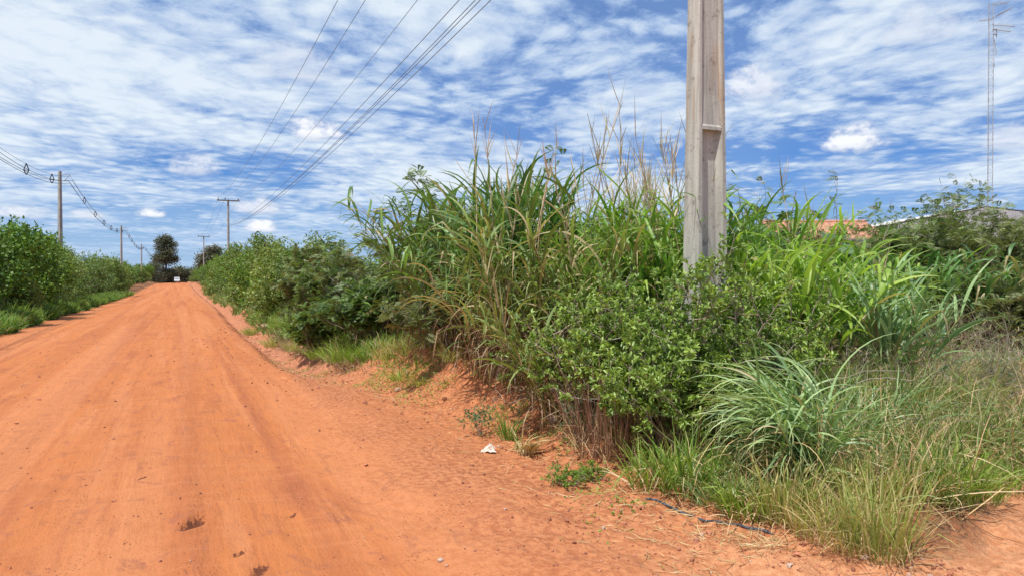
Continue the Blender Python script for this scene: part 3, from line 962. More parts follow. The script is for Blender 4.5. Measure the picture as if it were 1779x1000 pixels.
def tree(seed, H, R, n=9000, leaf=0.32, mat=None, zlow=0.15, lumps=16):
    rng = np.random.default_rng(seed)
    g = Geo(); b = Geo()
    k = np.linspace(0, 1, 8)
    bend = np.stack([0.04 * H * np.sin(k * 3 + seed), 0.04 * H * np.sin(k * 2.3), k * H * 0.82], -1)
    tubes(b, bend, 0.030 * H * (1 - 0.8 * k), 8, 0.5)
    C = []; S = []
    for i in range(lumps):
        zz = H * rng.uniform(zlow + 0.12, 0.9); a = i * 2.4 + rng.uniform(-0.6, 0.6)
        prof = math.sin(min(1, (zz / H - zlow) / (1 - zlow) * 0.95 + 0.10) * math.pi) ** 0.6
        q = R * prof * rng.uniform(0.25, 0.85)
        s = R * rng.uniform(0.26, 0.46)
        C.append((q * math.cos(a), q * math.sin(a), zz)); S.append(s)
        j = min(7, int(zz / (H * 0.9) * 6)); p0 = bend[max(0, j - 2)]
        tgt = np.array(C[-1])
        kk = np.linspace(0, 1, 6)[:, None]
        pts = p0 * (1 - kk) + tgt * kk; pts[:, 2] -= 0.25 * q * np.sin(kk[:, 0] * np.pi) * 0.4
        tubes(b, pts, 0.009 * H * (1 - 0.75 * kk[:, 0]), 5, 0.5)
    C = np.array(C); S = np.array(S)
    nc = n // 10; li = rng.integers(0, lumps, nc)
    cp = C[li] + rdir(rng, nc) * (S[li] * rng.random(nc) ** 0.3)[:, None] * np.array([1.2, 1.2, 0.62])
    per = 10
    pos = (cp[:, None] + rng.normal(0, leaf * 0.9, (nc, per, 3))).reshape(-1, 3)
    m = len(pos)
    tint = np.clip(np.repeat(rng.random(nc), per) * 0.6 + rng.random(m) * 0.4, 0, 1)
    leaves(g, pos, rdir(rng, m), nrm(rng.normal(0, 0.7, (m, 3)) + np.array([0, 0, 0.8])), leaf * rng.uniform(0.6, 1.2, m), leaf * 0.55, tint, True)
    return [('crown', g.mesh('crown', mat or M_TREE)), ('trunk', b.mesh('trunk', M_BARK))]


def broad_shrub(seed, H=1.7, R=0.7, n=70):
    """castor-like plant: big lobed leaves held out on long stalks"""
    rng = np.random.default_rng(seed)
    g = Geo(); b = Geo()
    k = np.linspace(0, 1, 6)
    ns = 7
    base = np.concatenate([disc(rng, ns, 0.12), np.zeros((ns, 1))], 1)
    tip = np.concatenate([disc(rng, ns, R * 0.75), H * rng.uniform(0.6, 0.95, (ns, 1))], 1)
    pts = base[:, None] + (tip - base)[:, None] * k[None, :, None] ** np.array([1.4, 1.4, 1.0])
    tubes(b, pts, 0.014 * (1 - 0.5 * k), 5, rng.random(ns))
    for i in range(n):
        s = rng.integers(0, ns); f = rng.uniform(0.35, 1) * 5; f0 = min(int(f), 4)
        p0 = pts[s, f0] * (1 - (f - f0)) + pts[s, f0 + 1] * (f - f0)
        a = rng.uniform(0, 6.28); ln = rng.uniform(0.12, 0.3)
        q = p0 + np.array([math.cos(a) * ln, math.sin(a) * ln, ln * rng.uniform(0.1, 0.7)])
        tubes(b, np.stack([p0, (p0 + q) / 2 + [0, 0, 0.02], q]), 0.003, 3, rng.random())
        nor = nrm(np.array([math.cos(a) * 0.5, math.sin(a) * 0.5, 1.0]) + rng.normal(0, 0.3, 3))
        x = nrm(np.cross(nor, [math.sin(a), -math.cos(a), 0])); y = np.cross(nor, x)
        sz = rng.uniform(0.12, 0.22); V = [q]; L = 7
        for j in range(L * 2):
            aa = -2.6 + 5.2 * j / (L * 2 - 1)
            r = sz * (0.62 + 0.38 * math.cos(aa * 0.6)) * (1.0 if j % 2 == 0 else 0.52)
            V.append(q + x * math.cos(aa) * r + y * math.sin(aa) * r - nor * 0.12 * r)
        g.add(V, None, [(0, j, j + 1) for j in range(1, L * 2)], rng.random(), 0.2)
    return [('foliage', g.mesh('foliage', M_CASTOR)), ('branches', b.mesh('branches', M_STEM))]


# ------------------------------------------------------------------ concrete poles, wires
def concrete_mat():
    m, t, out = mat_new('weathered_concrete')
    tc = t.new('ShaderNodeTexCoord').outputs['Object']
    c = t.mix(t.mapr(t.noise(t.mapping(tc, (6, 6, 0.6)), 1.5, 5, 0.6), 0.35, 0.7), (0.355, 0.35, 0.315), (0.55, 0.54, 0.485))
    run = t.noise(t.mapping(tc, (16, 16, 0.45)), 1.6, 5, 0.65)
    c = t.mix(t.mapr(run, 0.52, 0.72, 0, 0.55), c, (0.25, 0.235, 0.215))
    sep = t.new('ShaderNodeSeparateXYZ'); t.put(sep.inputs[0], tc)
    ru = t.math('MULTIPLY', t.mapr(t.noise(t.mapping(tc, (14, 14, 0.8), (0, 0, 0), (3, 1, 0)), 1.3, 3, 0.6), 0.52, 0.66, 0, 0.5), t.math('MULTIPLY', t.mapr(sep.outputs[2], 2.75, 3.1), t.mapr(sep.outputs[2], 4.4, 3.5)))
    c = t.mix(ru, c, (0.40, 0.25, 0.13))
    dk = t.mapr(t.noise(tc, 9, 6, 0.75), 0.54, 0.68, 0, 0.7)
    pit = t.new('ShaderNodeTexVoronoi'); t.put(pit.inputs['Vector'], tc); pit.inputs['Scale'].default_value = 42
    c = t.mix(t.math('MULTIPLY', t.mapr(pit.outputs['Distance'], 0.10, 0.2, 1, 0), t.mapr(t.noise(tc, 4, 2), 0.5, 0.6)), c, (0.15, 0.13, 0.115))
    c = t.mix(dk, c, (0.19, 0.165, 0.145))
    # streaks of soot where water runs inside the hollow face
    pb = t.new('ShaderNodeBsdfPrincipled'); t.put(pb.inputs['Base Color'], c)
    pb.inputs['Roughness'].default_value = 0.9; pb.inputs['Specular IOR Level'].default_value = 0.2
    b = t.new('ShaderNodeBump'); b.inputs['Strength'].default_value = 0.6; b.inputs['Distance'].default_value = 0.006
    t.put(b.inputs['Height'], t.math('ADD', t.noise(tc, 40, 6, 0.7), t.math('MULTIPLY', run, 0.8))); t.l.new(b.outputs[0], pb.inputs['Normal'])
    t.l.new(pb.outputs[0], out.inputs[0])
    return m


M_CONC = concrete_mat()
M_CONC2 = plain('pole_concrete_far', (0.42, 0.40, 0.37), 0.9, scale=1.2)
M_WIRE = plain('wire_metal', (0.20, 0.235, 0.29), 0.5, 0.0, 0.1)
M_CABLE = plain('black_cable', (0.03, 0.032, 0.036), 0.5)
M_STEEL = plain('galvanised_steel', (0.46, 0.49, 0.53), 0.6, 0.0, 0.15, 3)
M_CERAM = plain('insulator_ceramic', (0.16, 0.12, 0.10), 0.3, spec=0.6)
M_WOODX = plain('crossarm_wood', (0.16, 0.13, 0.11), 0.85, scale=4)


def dt_profile(w1, w2, rec, lip):
    """outline of a double-T section: face width w1 (x), depth w2 (y), hollows of depth rec in the two broad faces"""
    a, b = w1 / 2, w2 / 2; i = a - lip; c = 0.006
    bev = min(0.025, rec * 0.5)
    o = [(-a + c, -b), (-i - bev * 0.3, -b), (-i + bev, -b + rec), (i - bev, -b + rec), (i + bev * 0.3, -b), (a - c, -b), (a, -b + c),
         (a, b - c), (a - c, b), (i + bev * 0.3, b), (i - bev, b - rec), (-i + bev, b - rec), (-i - bev * 0.3, b), (-a + c, b), (-a, b - c), (-a, -b + c)]
    return o


def near_pole():
    o = empty('utility_pole', (0, 0, 0))
    x, y = uv2xy(5.84, 4.77); z0 = G(x, y)
    o.location = (x, y, z0 - 0.05); o.rotation_euler = (0, 0, ROAD_ROT)
    tag(o, 'tall weathered concrete pole with hollow face standing in the bushes', 'utility pole')
    g = Geo()
    H = 9.6
    # rings; below 3.05 m the hollow is deep, above it is shallow
    zs = []
    for z in np.linspace(0, 2.82, 9): zs.append((z, 0.075, 0.052))
    zs += [(2.85, 0.075, 0.052), (2.852, 0.004, 0.030), (2.885, 0.004, 0.030), (2.905, 0.016, 0.040)]
    for z in np.linspace(3.2, 6.9, 10): zs.append((z, 0.028, 0.042))
    zs += [(6.93, 0.075, 0.04)] + [(z, 0.045, 0.04) for z in np.linspace(7.0, H, 6)]
    rings = []
    for z, rec, lip in zs:
        w1 = max(0.17, 0.398 - 0.0226 * z); w2 = max(0.115, 0.272 - 0.0215 * z)
        rec = min(rec, w2 * 0.33)
        rings.append([(px, py, z) for px, py in dt_profile(w1, w2, rec, lip * w1 / 0.33)])
    m = len(rings[0])
    V = np.array(rings).reshape(-1, 3)
    Q = [(k * m + i, k * m + (i + 1) % m, (k + 1) * m + (i + 1) % m, (k + 1) * m + i) for k in range(len(rings) - 1) for i in range(m)]
    g.add(V, Q)
    top = g.n; c = np.array(rings[-1]); ce = c.mean(0)
    g.add(np.concatenate([c, [ce]]), None, [(i, (i + 1) % m, m) for i in range(m)])
    me = g.mesh('shaft', M_CONC, smooth=False)
    part('shaft', me, o)
    fit_crossarm(o, 9.0, 0.12, M_WOODX)
    # rack for the low wires, on the camera-left side
    g = Geo()
    box(g, (-0.10, 0.0, 6.75), (0.03, 0.05, 0.75)); part('wire_rack', g.mesh('wire_rack', M_STEEL), o)
    return o


def fit_crossarm(o, z, half, mat, offs=(-0.9, -0.28, 0.9)):
    g = Geo(); box(g, (0, -half, z), (2.05, 0.09, 0.11), bevel=0.01)
    ca = part('crossarm', g.mesh('crossarm', mat, False), o)
    for x in offs:
        g = Geo()
        k = np.array([0, .03, .05, .08, .10, .13, .15, .18, .20]); r = np.array([.014, .014, .05, .035, .055, .035, .05, .03, .01])
        tubes(g, np.stack([k * 0 + x, k * 0 - half, z + 0.057 + k], -1), r, 8)
        part('insulator', g.mesh('insulator', M_CERAM), ca)


near_pole()


def sag_pts(a, b, s, n=48):
    t = np.linspace(0, 1, n)[:, None]
    p = np.array(a)[None] * (1 - t) + np.array(b)[None] * t
    p[:, 2] -= (4 * s * t * (1 - t))[:, 0]
    return p


def far_pole(u, v, label, H=9.15, group='wooden crossarm poles along the right verge'):
    x, y = uv2xy(u, v)
    o = empty('utility_pole', (x, y, G(x, y) - 0.1), ROAD_ROT)
    tag(o, label, 'utility pole', group)
    g = Geo(); k = np.linspace(0, 1, 6)
    tubes(g, np.stack([k * 0, k * 0, k * H], -1), 0.15 - 0.06 * k, 10)
    part('shaft', g.mesh('shaft', M_CONC2), o)
    fit_crossarm(o, H - 0.12, 0.14, M_WOODX)
    return x, y, G(x, y) - 0.1 + H


POLES_R = [(75.6, 4.3, 'grey crossarm pole standing beyond the right hedge, nearer one'), (147, 4.1, 'tiny far crossarm pole beside the dark round tree')]
for u, v, lb in POLES_R:
    far_pole(u, v, lb)

# high wires and low wires, span by span
offs = [-0.9, -0.28, 0.9]
names = ['left', 'middle', 'right']
ends = [(5.84, 4.5), (75.6, 4.3), (147, 4.1), (215, 4.0)]
for s in range(3):
    (u0, v0), (u1, v1) = ends[s], ends[s + 1]
    for i, of in enumerate(offs):
        za = 9.05 + (0 if s == 0 else G(*uv2xy(u0, v0))); zb = 9.05 + G(*uv2xy(u1, v1))
        a = (*uv2xy(u0, v0 + of), za if s == 0 else za + 0.15); b = (*uv2xy(u1, v1 + of), zb + 0.15)
        g = Geo(); tubes(g, sag_pts(a, b, 1.12), 0.0075, 5)
        o = link(bpy.data.objects.new('power_wire', g.mesh('power_wire', M_WIRE)))
        if s == 0:
            tag(o, ['thin upper wire crossing the sky, leftmost of three single wires', 'thin upper wire crossing the sky, middle of three single wires',
                    'thin upper wire crossing the sky, right single wire next to the bundle'][i], 'wire', 'single wires above the right verge')
        else:
            tag(o, 'hair thin wire running on from the far crossarm pole', 'wire', 'far wires past the crossarm pole')
LV = [(6.62, -0.12, 0.85, 'upper left wire of the close bundle descending to the hedge'), (6.52, 0.03, 0.92, 'second wire of the close bundle descending to the hedge'),
      (6.46, 0.07, 0.86, 'third wire of the close bundle descending to the hedge'), (6.38, 0.16, 0.85, 'lowest right wire of the close bundle descending to the hedge')]
for z, of, s, lb in LV:
    a = (*uv2xy(5.84, 4.5 + of), z); b = (*uv2xy(75.6, 4.3 + of * 0.8), 6.9 + (z - 6.5) * 0.8 + 0.05)
    g = Geo(); tubes(g, sag_pts(a, b, s), 0.0075, 5)
    tag(link(bpy.data.objects.new('power_wire', g.mesh('power_wire', M_WIRE))), lb, 'wire', 'bundle of low wires above the right verge')

# left line: slim concrete poles with spacer cable
LP = [(105, 298, 'slim grey pole behind the left bushes, tallest of the left row'), (211, 392, 'slim grey pole, second along the left row'),
      (246, 424, 'slim grey pole, third and thin in the left row'), (270, 441, 'tiny pale pole close beside the tall dark tree')]
lp_xy = []
u_, v_ = 10.5, -7.4
lp_xy.append((*uv2xy(u_, v_), 9.0))
for px, ty, lb in LP:
    Yp = 50.0
    for _ in range(8):
        x = (px - 889.5) / FPX * Yp
        Yp = FPX * (9.0 + G(x, Yp) * 0.9 - 0.2 - CAM_H) / (488 - ty)
    x = (px - 889.5) / FPX * Yp; zb = G(x, Yp) - 0.3
    o = empty('utility_pole', (x, Yp, zb), ROAD_ROT)
    tag(o, lb, 'utility pole', 'concrete poles along the left verge')
    H = 1.6 + (488 - ty) / FPX * Yp - zb
    g = Geo(); k = np.linspace(0, 1, 6)
    ring = np.linspace(0, H, 6)
    tubes(g, np.stack([k * 0, k * 0, ring], -1), 0.20 - 0.09 * k, 4, 0.5)
    part('shaft', g.mesh('shaft', M_CONC2, False), o)
    g = Geo()
    tubes(g, np.array([(0.0, -0.05, H - 0.25), (0.3, -0.05, H - 0.22), (0.62, -0.05, H - 0.22)]), 0.025, 6)
    tubes(g, np.array([(0.0, -0.05, H - 0.75), (0.3, -0.05, H - 0.6), (0.62, -0.05, H - 0.22), (0.62, -0.05, H - 0.6)]), 0.022, 6)
    part('bracket', g.mesh('bracket', M_STEEL), o)
    lp_xy.append((x, Yp, zb + H - 0.3))
lp_lab = ['black spacer cable rising out of frame to the left', 'black spacer cable sagging between first and second left poles',
          'black spacer cable sagging between second and third left poles', 'tiny spacer cable between the last two left poles']
for i in range(len(lp_xy) - 1):
    A = np.array(lp_xy[i]); B = np.array(lp_xy[i + 1])
    offx = np.array([*(NV * 0.62), 0])
    A = A + offx; B = B + offx
    o = empty('aerial_cable', tuple(A)); tag(o, lp_lab[i], 'cable', 'spacer cable along the left verge')
    s = [1.75, 1.3, 1.3, 1.2][i]
    cs = [(0, 0.0, 1.0), (-0.13, -0.30, 1.0), (0.13, -0.30, 1.0), (0, -0.48, 1.0)]
    for dx, dz, q in cs:
        sh = np.array([NV[0] * dx, NV[1] * dx, dz])
        g = Geo(); tubes(g, sag_pts(A + sh, B + sh, s) - A, 0.0115 if dz else 0.008, 5)
        part('cable', g.mesh('cable', M_CABLE), o)
    L = np.linalg.norm(B - A); k = max(3, int(L / 7.5))
    sp = sag_pts(A, B, s, 400)
    for j in range(1, k):
        c = sp[int(399 * j / k)] - A
        g = Geo()
        nv = np.array([NV[0], NV[1], 0])
        P4 = [c + [0, 0, 0.03], c + nv * -0.11 + [0, 0, -0.3], c + [0, 0, -0.52], c + nv * 0.11 + [0, 0, -0.3], c + [0, 0, 0.03]]
        for a_, b_ in zip(P4[:-1], P4[1:]):
            tubes(g, np.stack([a_, b_]), 0.024, 5)
        tubes(g, np.stack([P4[1], P4[3]]), 0.02, 5)
        part('spacer', g.mesh('spacer', M_CABLE), o)


# ------------------------------------------------------------------ mast, buildings, van
def mast():
    x, y, z = P(1718, 46.0)
    o = empty('radio_mast', (x, y, z)); tag(o, 'slender lattice radio mast with antennas rising behind the grey roof', 'mast')
    H = CAM_H + (488 - 8) / FPX * 46.0 - z
    r = 0.16
    cs = [(r * math.cos(a), r * math.sin(a)) for a in (math.radians(200), math.radians(330), math.radians(90))]
    for cx, cy in cs:
        g = Geo(); tubes(g, np.array([(cx, cy, 0), (cx, cy, H * .5), (cx, cy, H)]), 0.022, 6); part('leg', g.mesh('leg', M_STEEL), o)
    g = Geo(); n = int(H / 0.42)
    for i in range(n):
        z0, z1 = i * 0.42, i * 0.42 + 0.42
        for k in range(3):
            a, b = cs[k], cs[(k + 1) % 3]
            tubes(g, np.array([(*a, z0), (*b, z1)]), 0.008, 3)
            tubes(g, np.array([(*a, z1), (*b, z1)]), 0.008, 3)
    part('bracing', g.mesh('bracing', M_STEEL), o)
    sc = 46.0 / FPX
    def yagi(zt, dx, dz, ne, el):
        g = Geo()
        a = np.array([0.12, 0, zt]); b = a + np.array([dx, 0.15, dz])
        tubes(g, np.stack([a, b]), 0.022, 5)
        for i in range(ne):
            c = a + (b - a) * (0.18 + 0.8 * i / (ne - 1)); l = el * (1 - 0.25 * i / ne)
            tubes(g, np.stack([c + [0, -l, 0.1 * l], c + [0, l, -0.1 * l]]), 0.010, 4)
        part('antenna', g.mesh('antenna', M_STEEL), o)
    yagi(H - 0.05, 1.05, 0.12, 6, 0.40)
    yagi(H - 0.9, 1.25, 0.62, 7, 0.45)
    yagi(H - 1.35, 1.5, -0.05, 8, 0.35)
    yagi(H - 1.62, 1.25, -0.10, 7, 0.35)
    yagi(H - 1.0, -0.75, -0.05, 4, 0.3)
    g = Geo()
    for zz in (H - 1.65, H - 1.95): tubes(g, np.array([(0.1, -.1, zz), (0.32, -.1, zz), (0.32, -.1, zz - 0.3)]), 0.05, 6)
    tubes(g, np.array([(0.18, -.1, H - 2.3), (0.30, -.1, H - 3.2), (0.12, -.1, H - 3.35), (0.2, -.1, H - 4.0)]), 0.03, 5)
    part('mount', g.mesh('mount', M_STEEL), o)


mast()


def roof_tiles_mat():
    m, t, out = mat_new('clay_tiles')
    tc = t.new('ShaderNodeTexCoord').outputs['Object']
    c = t.mix(t.mapr(t.noise(tc, 2.0, 5, 0.7), 0.35, 0.65), (0.30, 0.125, 0.08), (0.60, 0.29, 0.18))
    c = t.mix(t.mapr(t.noise(tc, 5.0, 5, 0.75), 0.50, 0.62, 0, 0.8), c, (0.28, 0.14, 0.10))
    pb = t.new('ShaderNodeBsdfPrincipled'); t.put(pb.inputs['Base Color'], c); pb.inputs['Roughness'].default_value = 0.85
    t.l.new(pb.outputs[0], out.inputs[0]); return m


def house():
    Y = 42.0
    x0 = (1352 - 889.5) / FPX * Y; x1 = (1546 - 889.5) / FPX * Y
    z0 = G((x0 + x1) / 2, Y)
    zt = CAM_H + (488 - 386) / FPX * (Y + 3); ze = CAM_H + (488 - 416) / FPX * Y
    o = empty('house', ((x0 + x1) / 2, Y + 3, z0), 0.0)
    tag(o, 'low house with an orange clay tile roof behind the bushes', 'house')
    W = (x1 - x0) / 2; D = 3.0; ht = zt - z0; he = ze - z0
    wall = plain('house_plaster', (0.55, 0.50, 0.43), 0.9, scale=1.0)
    g = Geo(); box(g, (0, 0, he / 2 - 0.05), (2 * W - 0.8, 2 * D - 0.9, he - 0.12)); part('wall', g.mesh('wall', wall, False), o)
    # corrugated tile slopes
    g = Geo(); nx = int(2 * W / 0.11); ny = 16
    xs = np.linspace(-W, W, nx * 2 + 1); wave = 0.035 * np.cos(np.arange(nx * 2 + 1) * np.pi)
    for sg in (-1, 1):
        yy = np.linspace(0, 1, ny)
        V = np.array([(x, sg * D * q, ht - (ht - he) * q + w + 0.03 * (1 - (q * (ny - 1) % 1))) for q in yy for x, w in zip(xs, wave)])
        m = len(xs)
        Q = [(j * m + i, j * m + i + 1, (j + 1) * m + i + 1, (j + 1) * m + i) for j in range(ny - 1) for i in range(m - 1)]
        g.add(V, Q)
    tubes(g, np.array([(-W, 0, ht + 0.04), (0, 0, ht + 0.03), (W, 0, ht + 0.04)]), 0.10, 8)
    part('roof', g.mesh('roof', roof_tiles_mat(), True), o)
    for sx in (-W * 0.45, W * 0.35):
        gw = Geo(); box(gw, (sx, -D + 0.44, he * 0.55), (1.1, 0.06, 1.0))
        part('window', gw.mesh('window', plain('dark_glass', (0.04, 0.05, 0.06), 0.15), False), o)


house()


def shed():
    Y = 56.0
    x0 = (1560 - 889.5) / FPX * Y; x1 = (1900 - 889.5) / FPX * Y
    cx = (1712 - 889.5) / FPX * Y
    z0 = G(cx, Y)
    o = empty('warehouse', (cx, Y, z0), 0.0)
    tag(o, 'pale grey metal warehouse with low gable showing behind feathery bushes', 'warehouse')
    zt = CAM_H + (488 - 359) / FPX * Y - z0; ze = CAM_H + (488 - 388) / FPX * Y - z0
    wl, wr, D = x0 - cx, x1 - cx, 14.0
    sheet = plain('grey_sheet_metal', (0.50, 0.50, 0.51), 0.6, 0.0, 0.12, 0.8)
    lo, ro = (wl, ze), (wr, ze)
    n = 80
    xs = np.linspace(wl, wr, n * 2 + 1)
    tp = np.interp(xs, [wl, 0, wr], [ze, zt, ze + 0.25])
    rib = 0.008 * np.cos(np.arange(n * 2 + 1) * np.pi)
    V = np.concatenate([np.stack([xs, rib, xs * 0], -1), np.stack([xs, rib, tp - 0.05], -1), np.stack([xs, rib + D, xs * 0], -1), np.stack([xs, rib + D, tp - 0.12], -1)])
    m = len(xs)
    Q = [(i, i + 1, m + i + 1, m + i) for i in range(m - 1)] + [(2 * m + i + 1, 2 * m + i, 3 * m + i, 3 * m + i + 1) for i in range(m - 1)]
    Q += [(0, m, 3 * m, 2 * m), (m - 1, 3 * m - 1, 4 * m - 1, 2 * m - 1)]
    g = Geo(); g.add(V, Q); part('wall', g.mesh('wall', sheet, False), o)
    g = Geo()
    ys = np.linspace(-0.04, D + 0.4, 121); rr = 0.025 * np.cos(np.arange(121) * np.pi)
    for a, b in (((wl - 0.4, ze - 0.03), (0, zt)), ((0, zt), (wr + 0.4, ze + 0.22))):
        V = np.array([(p[0], y_, p[1] + r_) for p in (a, b) for y_, r_ in zip(ys, rr)])
        g.add(V, [(i, i + 1, 121 + i + 1, 121 + i) for i in range(120)])
    part('roof', g.mesh('roof', plain('roof_sheet', (0.58, 0.57, 0.57), 0.5, 0.0, 0.1, 0.6), False), o)


shed()


def van():
    x, y, z = P(307.5, 192)
    o = empty('van', (x, y, z), ROAD_ROT, 0.72); tag(o, 'tiny white van far down the road where it meets the horizon', 'van')
    white = plain('white_paint', (0.62, 0.61, 0.60), 0.35, var=0.04, spec=0.5)
    # side outline, extruded in x; y negative = towards the camera
    prof = [(-2.35, .35), (-2.4, .75), (-2.3, 1.05), (-1.75, 1.22), (-1.15, 1.95), (-0.8, 2.1), (2.2, 2.1), (2.35, 1.9), (2.4, .4)]
    g = Geo(); m = len(prof); hw = 0.9
    V = [(sx * hw * (0.93 if pz > 1.3 else 1), py, pz) for sx in (-1, 1) for py, pz in prof]
    Q = [(i, (i + 1) % m, m + (i + 1) % m, m + i) for i in range(m)]
    cL = len(V); V += [(-hw, 0, 1.0), (hw, 0, 1.0)]
    T = [((i + 1) % m, i, cL) for i in range(m)] + [(m + i, m + (i + 1) % m, cL + 1) for i in range(m)]
    g.add(V, Q, T); part('body', g.mesh('body', white, False), o)
    gl = plain('van_glass', (0.30, 0.33, 0.36), 0.15, spec=0.7)
    g = Geo(); g.add([(-.74, -1.73, 1.27), (.74, -1.73, 1.27), (.70, -1.20, 1.92), (-.70, -1.20, 1.92)], [(0, 1, 2, 3)]); part('windscreen', g.mesh('windscreen', gl, False), o)
    for sx in (-1, 1):
        g = Geo(); box(g, (sx * .68, -2.37, .8), (.26, .06, .16)); part('headlight', g.mesh('headlight', plain('lamp_glass', (.7, .7, .68), .2), False), o)
        for wy in (-1.5, 1.5):
            g = Geo(); tubes(g, np.array([(sx * .72, wy, .34), (sx * .8, wy, .34), (sx * .92, wy, .34)]), 0.34, 16)
            part('wheel', g.mesh('wheel', M_CABLE), o)
    g = Geo(); box(g, (0, -2.42, .48), (1.7, .1, .2)); part('bumper', g.mesh('bumper', M_CABLE, False), o)


van()

# ------------------------------------------------------------------ near plants on the right
CANE = 'grass clump'
place('cane_grass', cane_grass(11, 84, 2.30, 0.62, (-0.06, -0.05), 0.95, 0.042, M_CANE_G, 0, 1.6, 0.42, 12), P(795, 11.3),
      'tall green cane grass with arching leaves at the left end of the stand', CANE)
place('cane_grass', cane_grass(12, 90, 2.25, 0.62, (0.0, 0), 1.05, 0.042, M_CANE_G, 0, 1.1, 0.16, 13, 1.6), P(880, 9.8),
      'dark green upright cane grass clump with a deep shaded hollow at its foot', CANE)
place('cane_grass', cane_grass(13, 60, 2.05, 0.75, (0.0, -0.08), 0.9, 0.030, M_CANE_M, 12, 1.5, 0.30, 11, 1.4, plumeH=1.3), P(985, 8.6),
      'half dry cane grass with tan stalks and thin bare seed heads', CANE)
place('cane_grass', cane_grass(14, 74, 2.15, 0.8, (0.0, 0), 0.9, 0.034, M_CANE_L, 36, 1.25, 0.22, 11, 1.0, plumeH=1.55), P(1085, 8.9),
      'light green cane grass carrying the tallest bunch of seed heads', CANE)
place('cane_grass', cane_grass(15, 56, 2.15, 0.5, (0.02, -0.04), 0.9, 0.036, M_CANE_L, 8, 1.2, 0.2, 11, 1.0, plumeH=1.0), P(1165, 8.3),
      'bright green cane grass just left of the near concrete pole', CANE)
place('cane_grass', cane_grass(16, 60, 2.15, 0.55, (0.10, 0.0), 0.85, 0.030, M_CANE_L, 3, 1.2, 0.35, 10, 0.8, plumeH=0.8), P(1285, 8.9),
      'yellow green cane grass leaning right just behind the near concrete pole', CANE)
place('cane_grass', cane_grass(17, 52, 1.55, 0.6, (0.16, -0.08), 0.95, 0.050, M_CANE_L, 0, 1.5, 0.4, 9, 1.0), P(1345, 8.2),
      'vivid green broad bladed grass clump arching right of the pole', CANE)
place('cane_grass', cane_grass(18, 50, 1.45, 0.7, (-0.05, -0.05), 0.9, 0.045, M_CANE_L, 0, 1.5, 0.35, 9, 1.0), P(1440, 9.6),
      'light green arching grass below the clay roof', CANE)
place('cane_grass', cane_grass(19, 60, 1.65, 0.75, (0.0, 0), 0.85, 0.045, M_CANE_G, 0, 1.7, 0.25, 9, 1.6), P(1650, 11.2),
      'dark green drooping grass clump with bare stems on the far right', CANE)
place('cane_grass', cane_grass(20, 32, 1.5, 0.5, (0.1, 0), 0.85, 0.042, M_CANE_L, 0, 1.5, 0.35, 9, 1.4), P(1555, 11.4),
      'bright grass clump beside the dark drooping one, over brown stalks', CANE)
place('cane_grass', cane_grass(21, 34, 1.25, 0.35, (-0.08, -0.04), 0.8, 0.036, M_BLUE, 2, 1.0, 0.35, 9, 1.4, plumeH=0.6), P(1548, 7.9),
      'blue green grass clump leaning left among the dry stalks', CANE)
place('cane_grass', cane_grass(22, 24, 1.1, 0.35, (-0.35, -0.1), 0.7, 0.030, M_CANE_M, 2, 1.3, 0.3, 8, 1.0, plumeH=0.6), P(990, 7.5),
      'grey green grass spilling left over the top of the leafy shrub', CANE)
place('cane_grass', cane_grass(23, 30, 1.7, 0.6, (-0.1, -0.05), 0.8, 0.03, M_CANE_M, 0, 1.6, 0.4, 9, 1.6), P(905, 8.9),
      'low dry skirted grass drooping over the soil heap', CANE)
place('cane_grass', cane_grass(24, 9, 1.05, 0.25, (0.0, 0), 0.6, 0.040, M_CANE_L, 0, 1.9, 0.2, 7, 0.6), P(640, 14.0),
      'thin group of bent yellow green canes in front of the hedge', CANE)

def fountain():
    """tiers of long blades cascading mostly to one side from short leaning stems"""
    rng = np.random.default_rng(31)
    g = Geo(); d = Geo(); st = Geo()
    nc = 46; k = np.linspace(0, 1, 6)
    b = disc(rng, nc, 0.17); hh = rng.uniform(0.25, 0.62, nc)
    lean = np.array([-0.20, -0.06]) + rng.normal(0, 0.16, (nc, 2))
    pts = np.concatenate([b[:, None] + lean[:, None] * (hh[:, None] * k[None] ** 1.5)[..., None] * 1.6, (hh[:, None] * k[None])[..., None]], -1)
    tubes(st, pts, 0.006 * (1 - 0.4 * k), 4, rng.random(nc))
    per = 9; f = rng.uniform(0.1, 1, (nc, per)) * 5; f0 = np.minimum(f.astype(int), 4); fr = (f - f0)[..., None]; ar = np.arange(nc)[:, None]
    root = (pts[ar, f0] * (1 - fr) + pts[ar, f0 + 1] * fr).reshape(-1, 3); n = len(root)
    az = np.where(rng.random(n) < 0.62, math.pi * 1.04 + rng.normal(0, 0.55, n), rng.uniform(0, 6.28, n))
    blades(g, root, az, rng.uniform(0.05, 0.75, n), rng.uniform(0.45, 1.0, n), rng.uniform(0.014, 0.030, n), rng.uniform(1.1, 2.5, n), 10, 0.08, 0.3, rng, twist=0.4)
    blades(d, root[::4], az[::4], rng.uniform(0.6, 1.4, len(root[::4])), rng.uniform(0.3, 0.7, len(root[::4])), 0.010, rng.uniform(1.0, 1.8, len(root[::4])), 6, 0.3, 0.2, rng, wide3=False)
    return [('blades', g.mesh('blades', M_BLUE)), ('stems', st.mesh('stems', M_STEM)), ('dead_leaves', d.mesh('dead_leaves', M_DRY))]


place('fountain_grass', fountain(), P(1405, 5.25),
      'blue green fountain grass with long pale arching blades at the corner', 'grass tuft')
place('fountain_grass', tussock(32, 150, 0.75, 0.018, 0.14, (0.05, 0.5), (0.6, 1.6), M_BLUE, 60), P(1470, 5.9),
      'smaller upright blue green tuft right of the fountain grass', 'grass tuft')

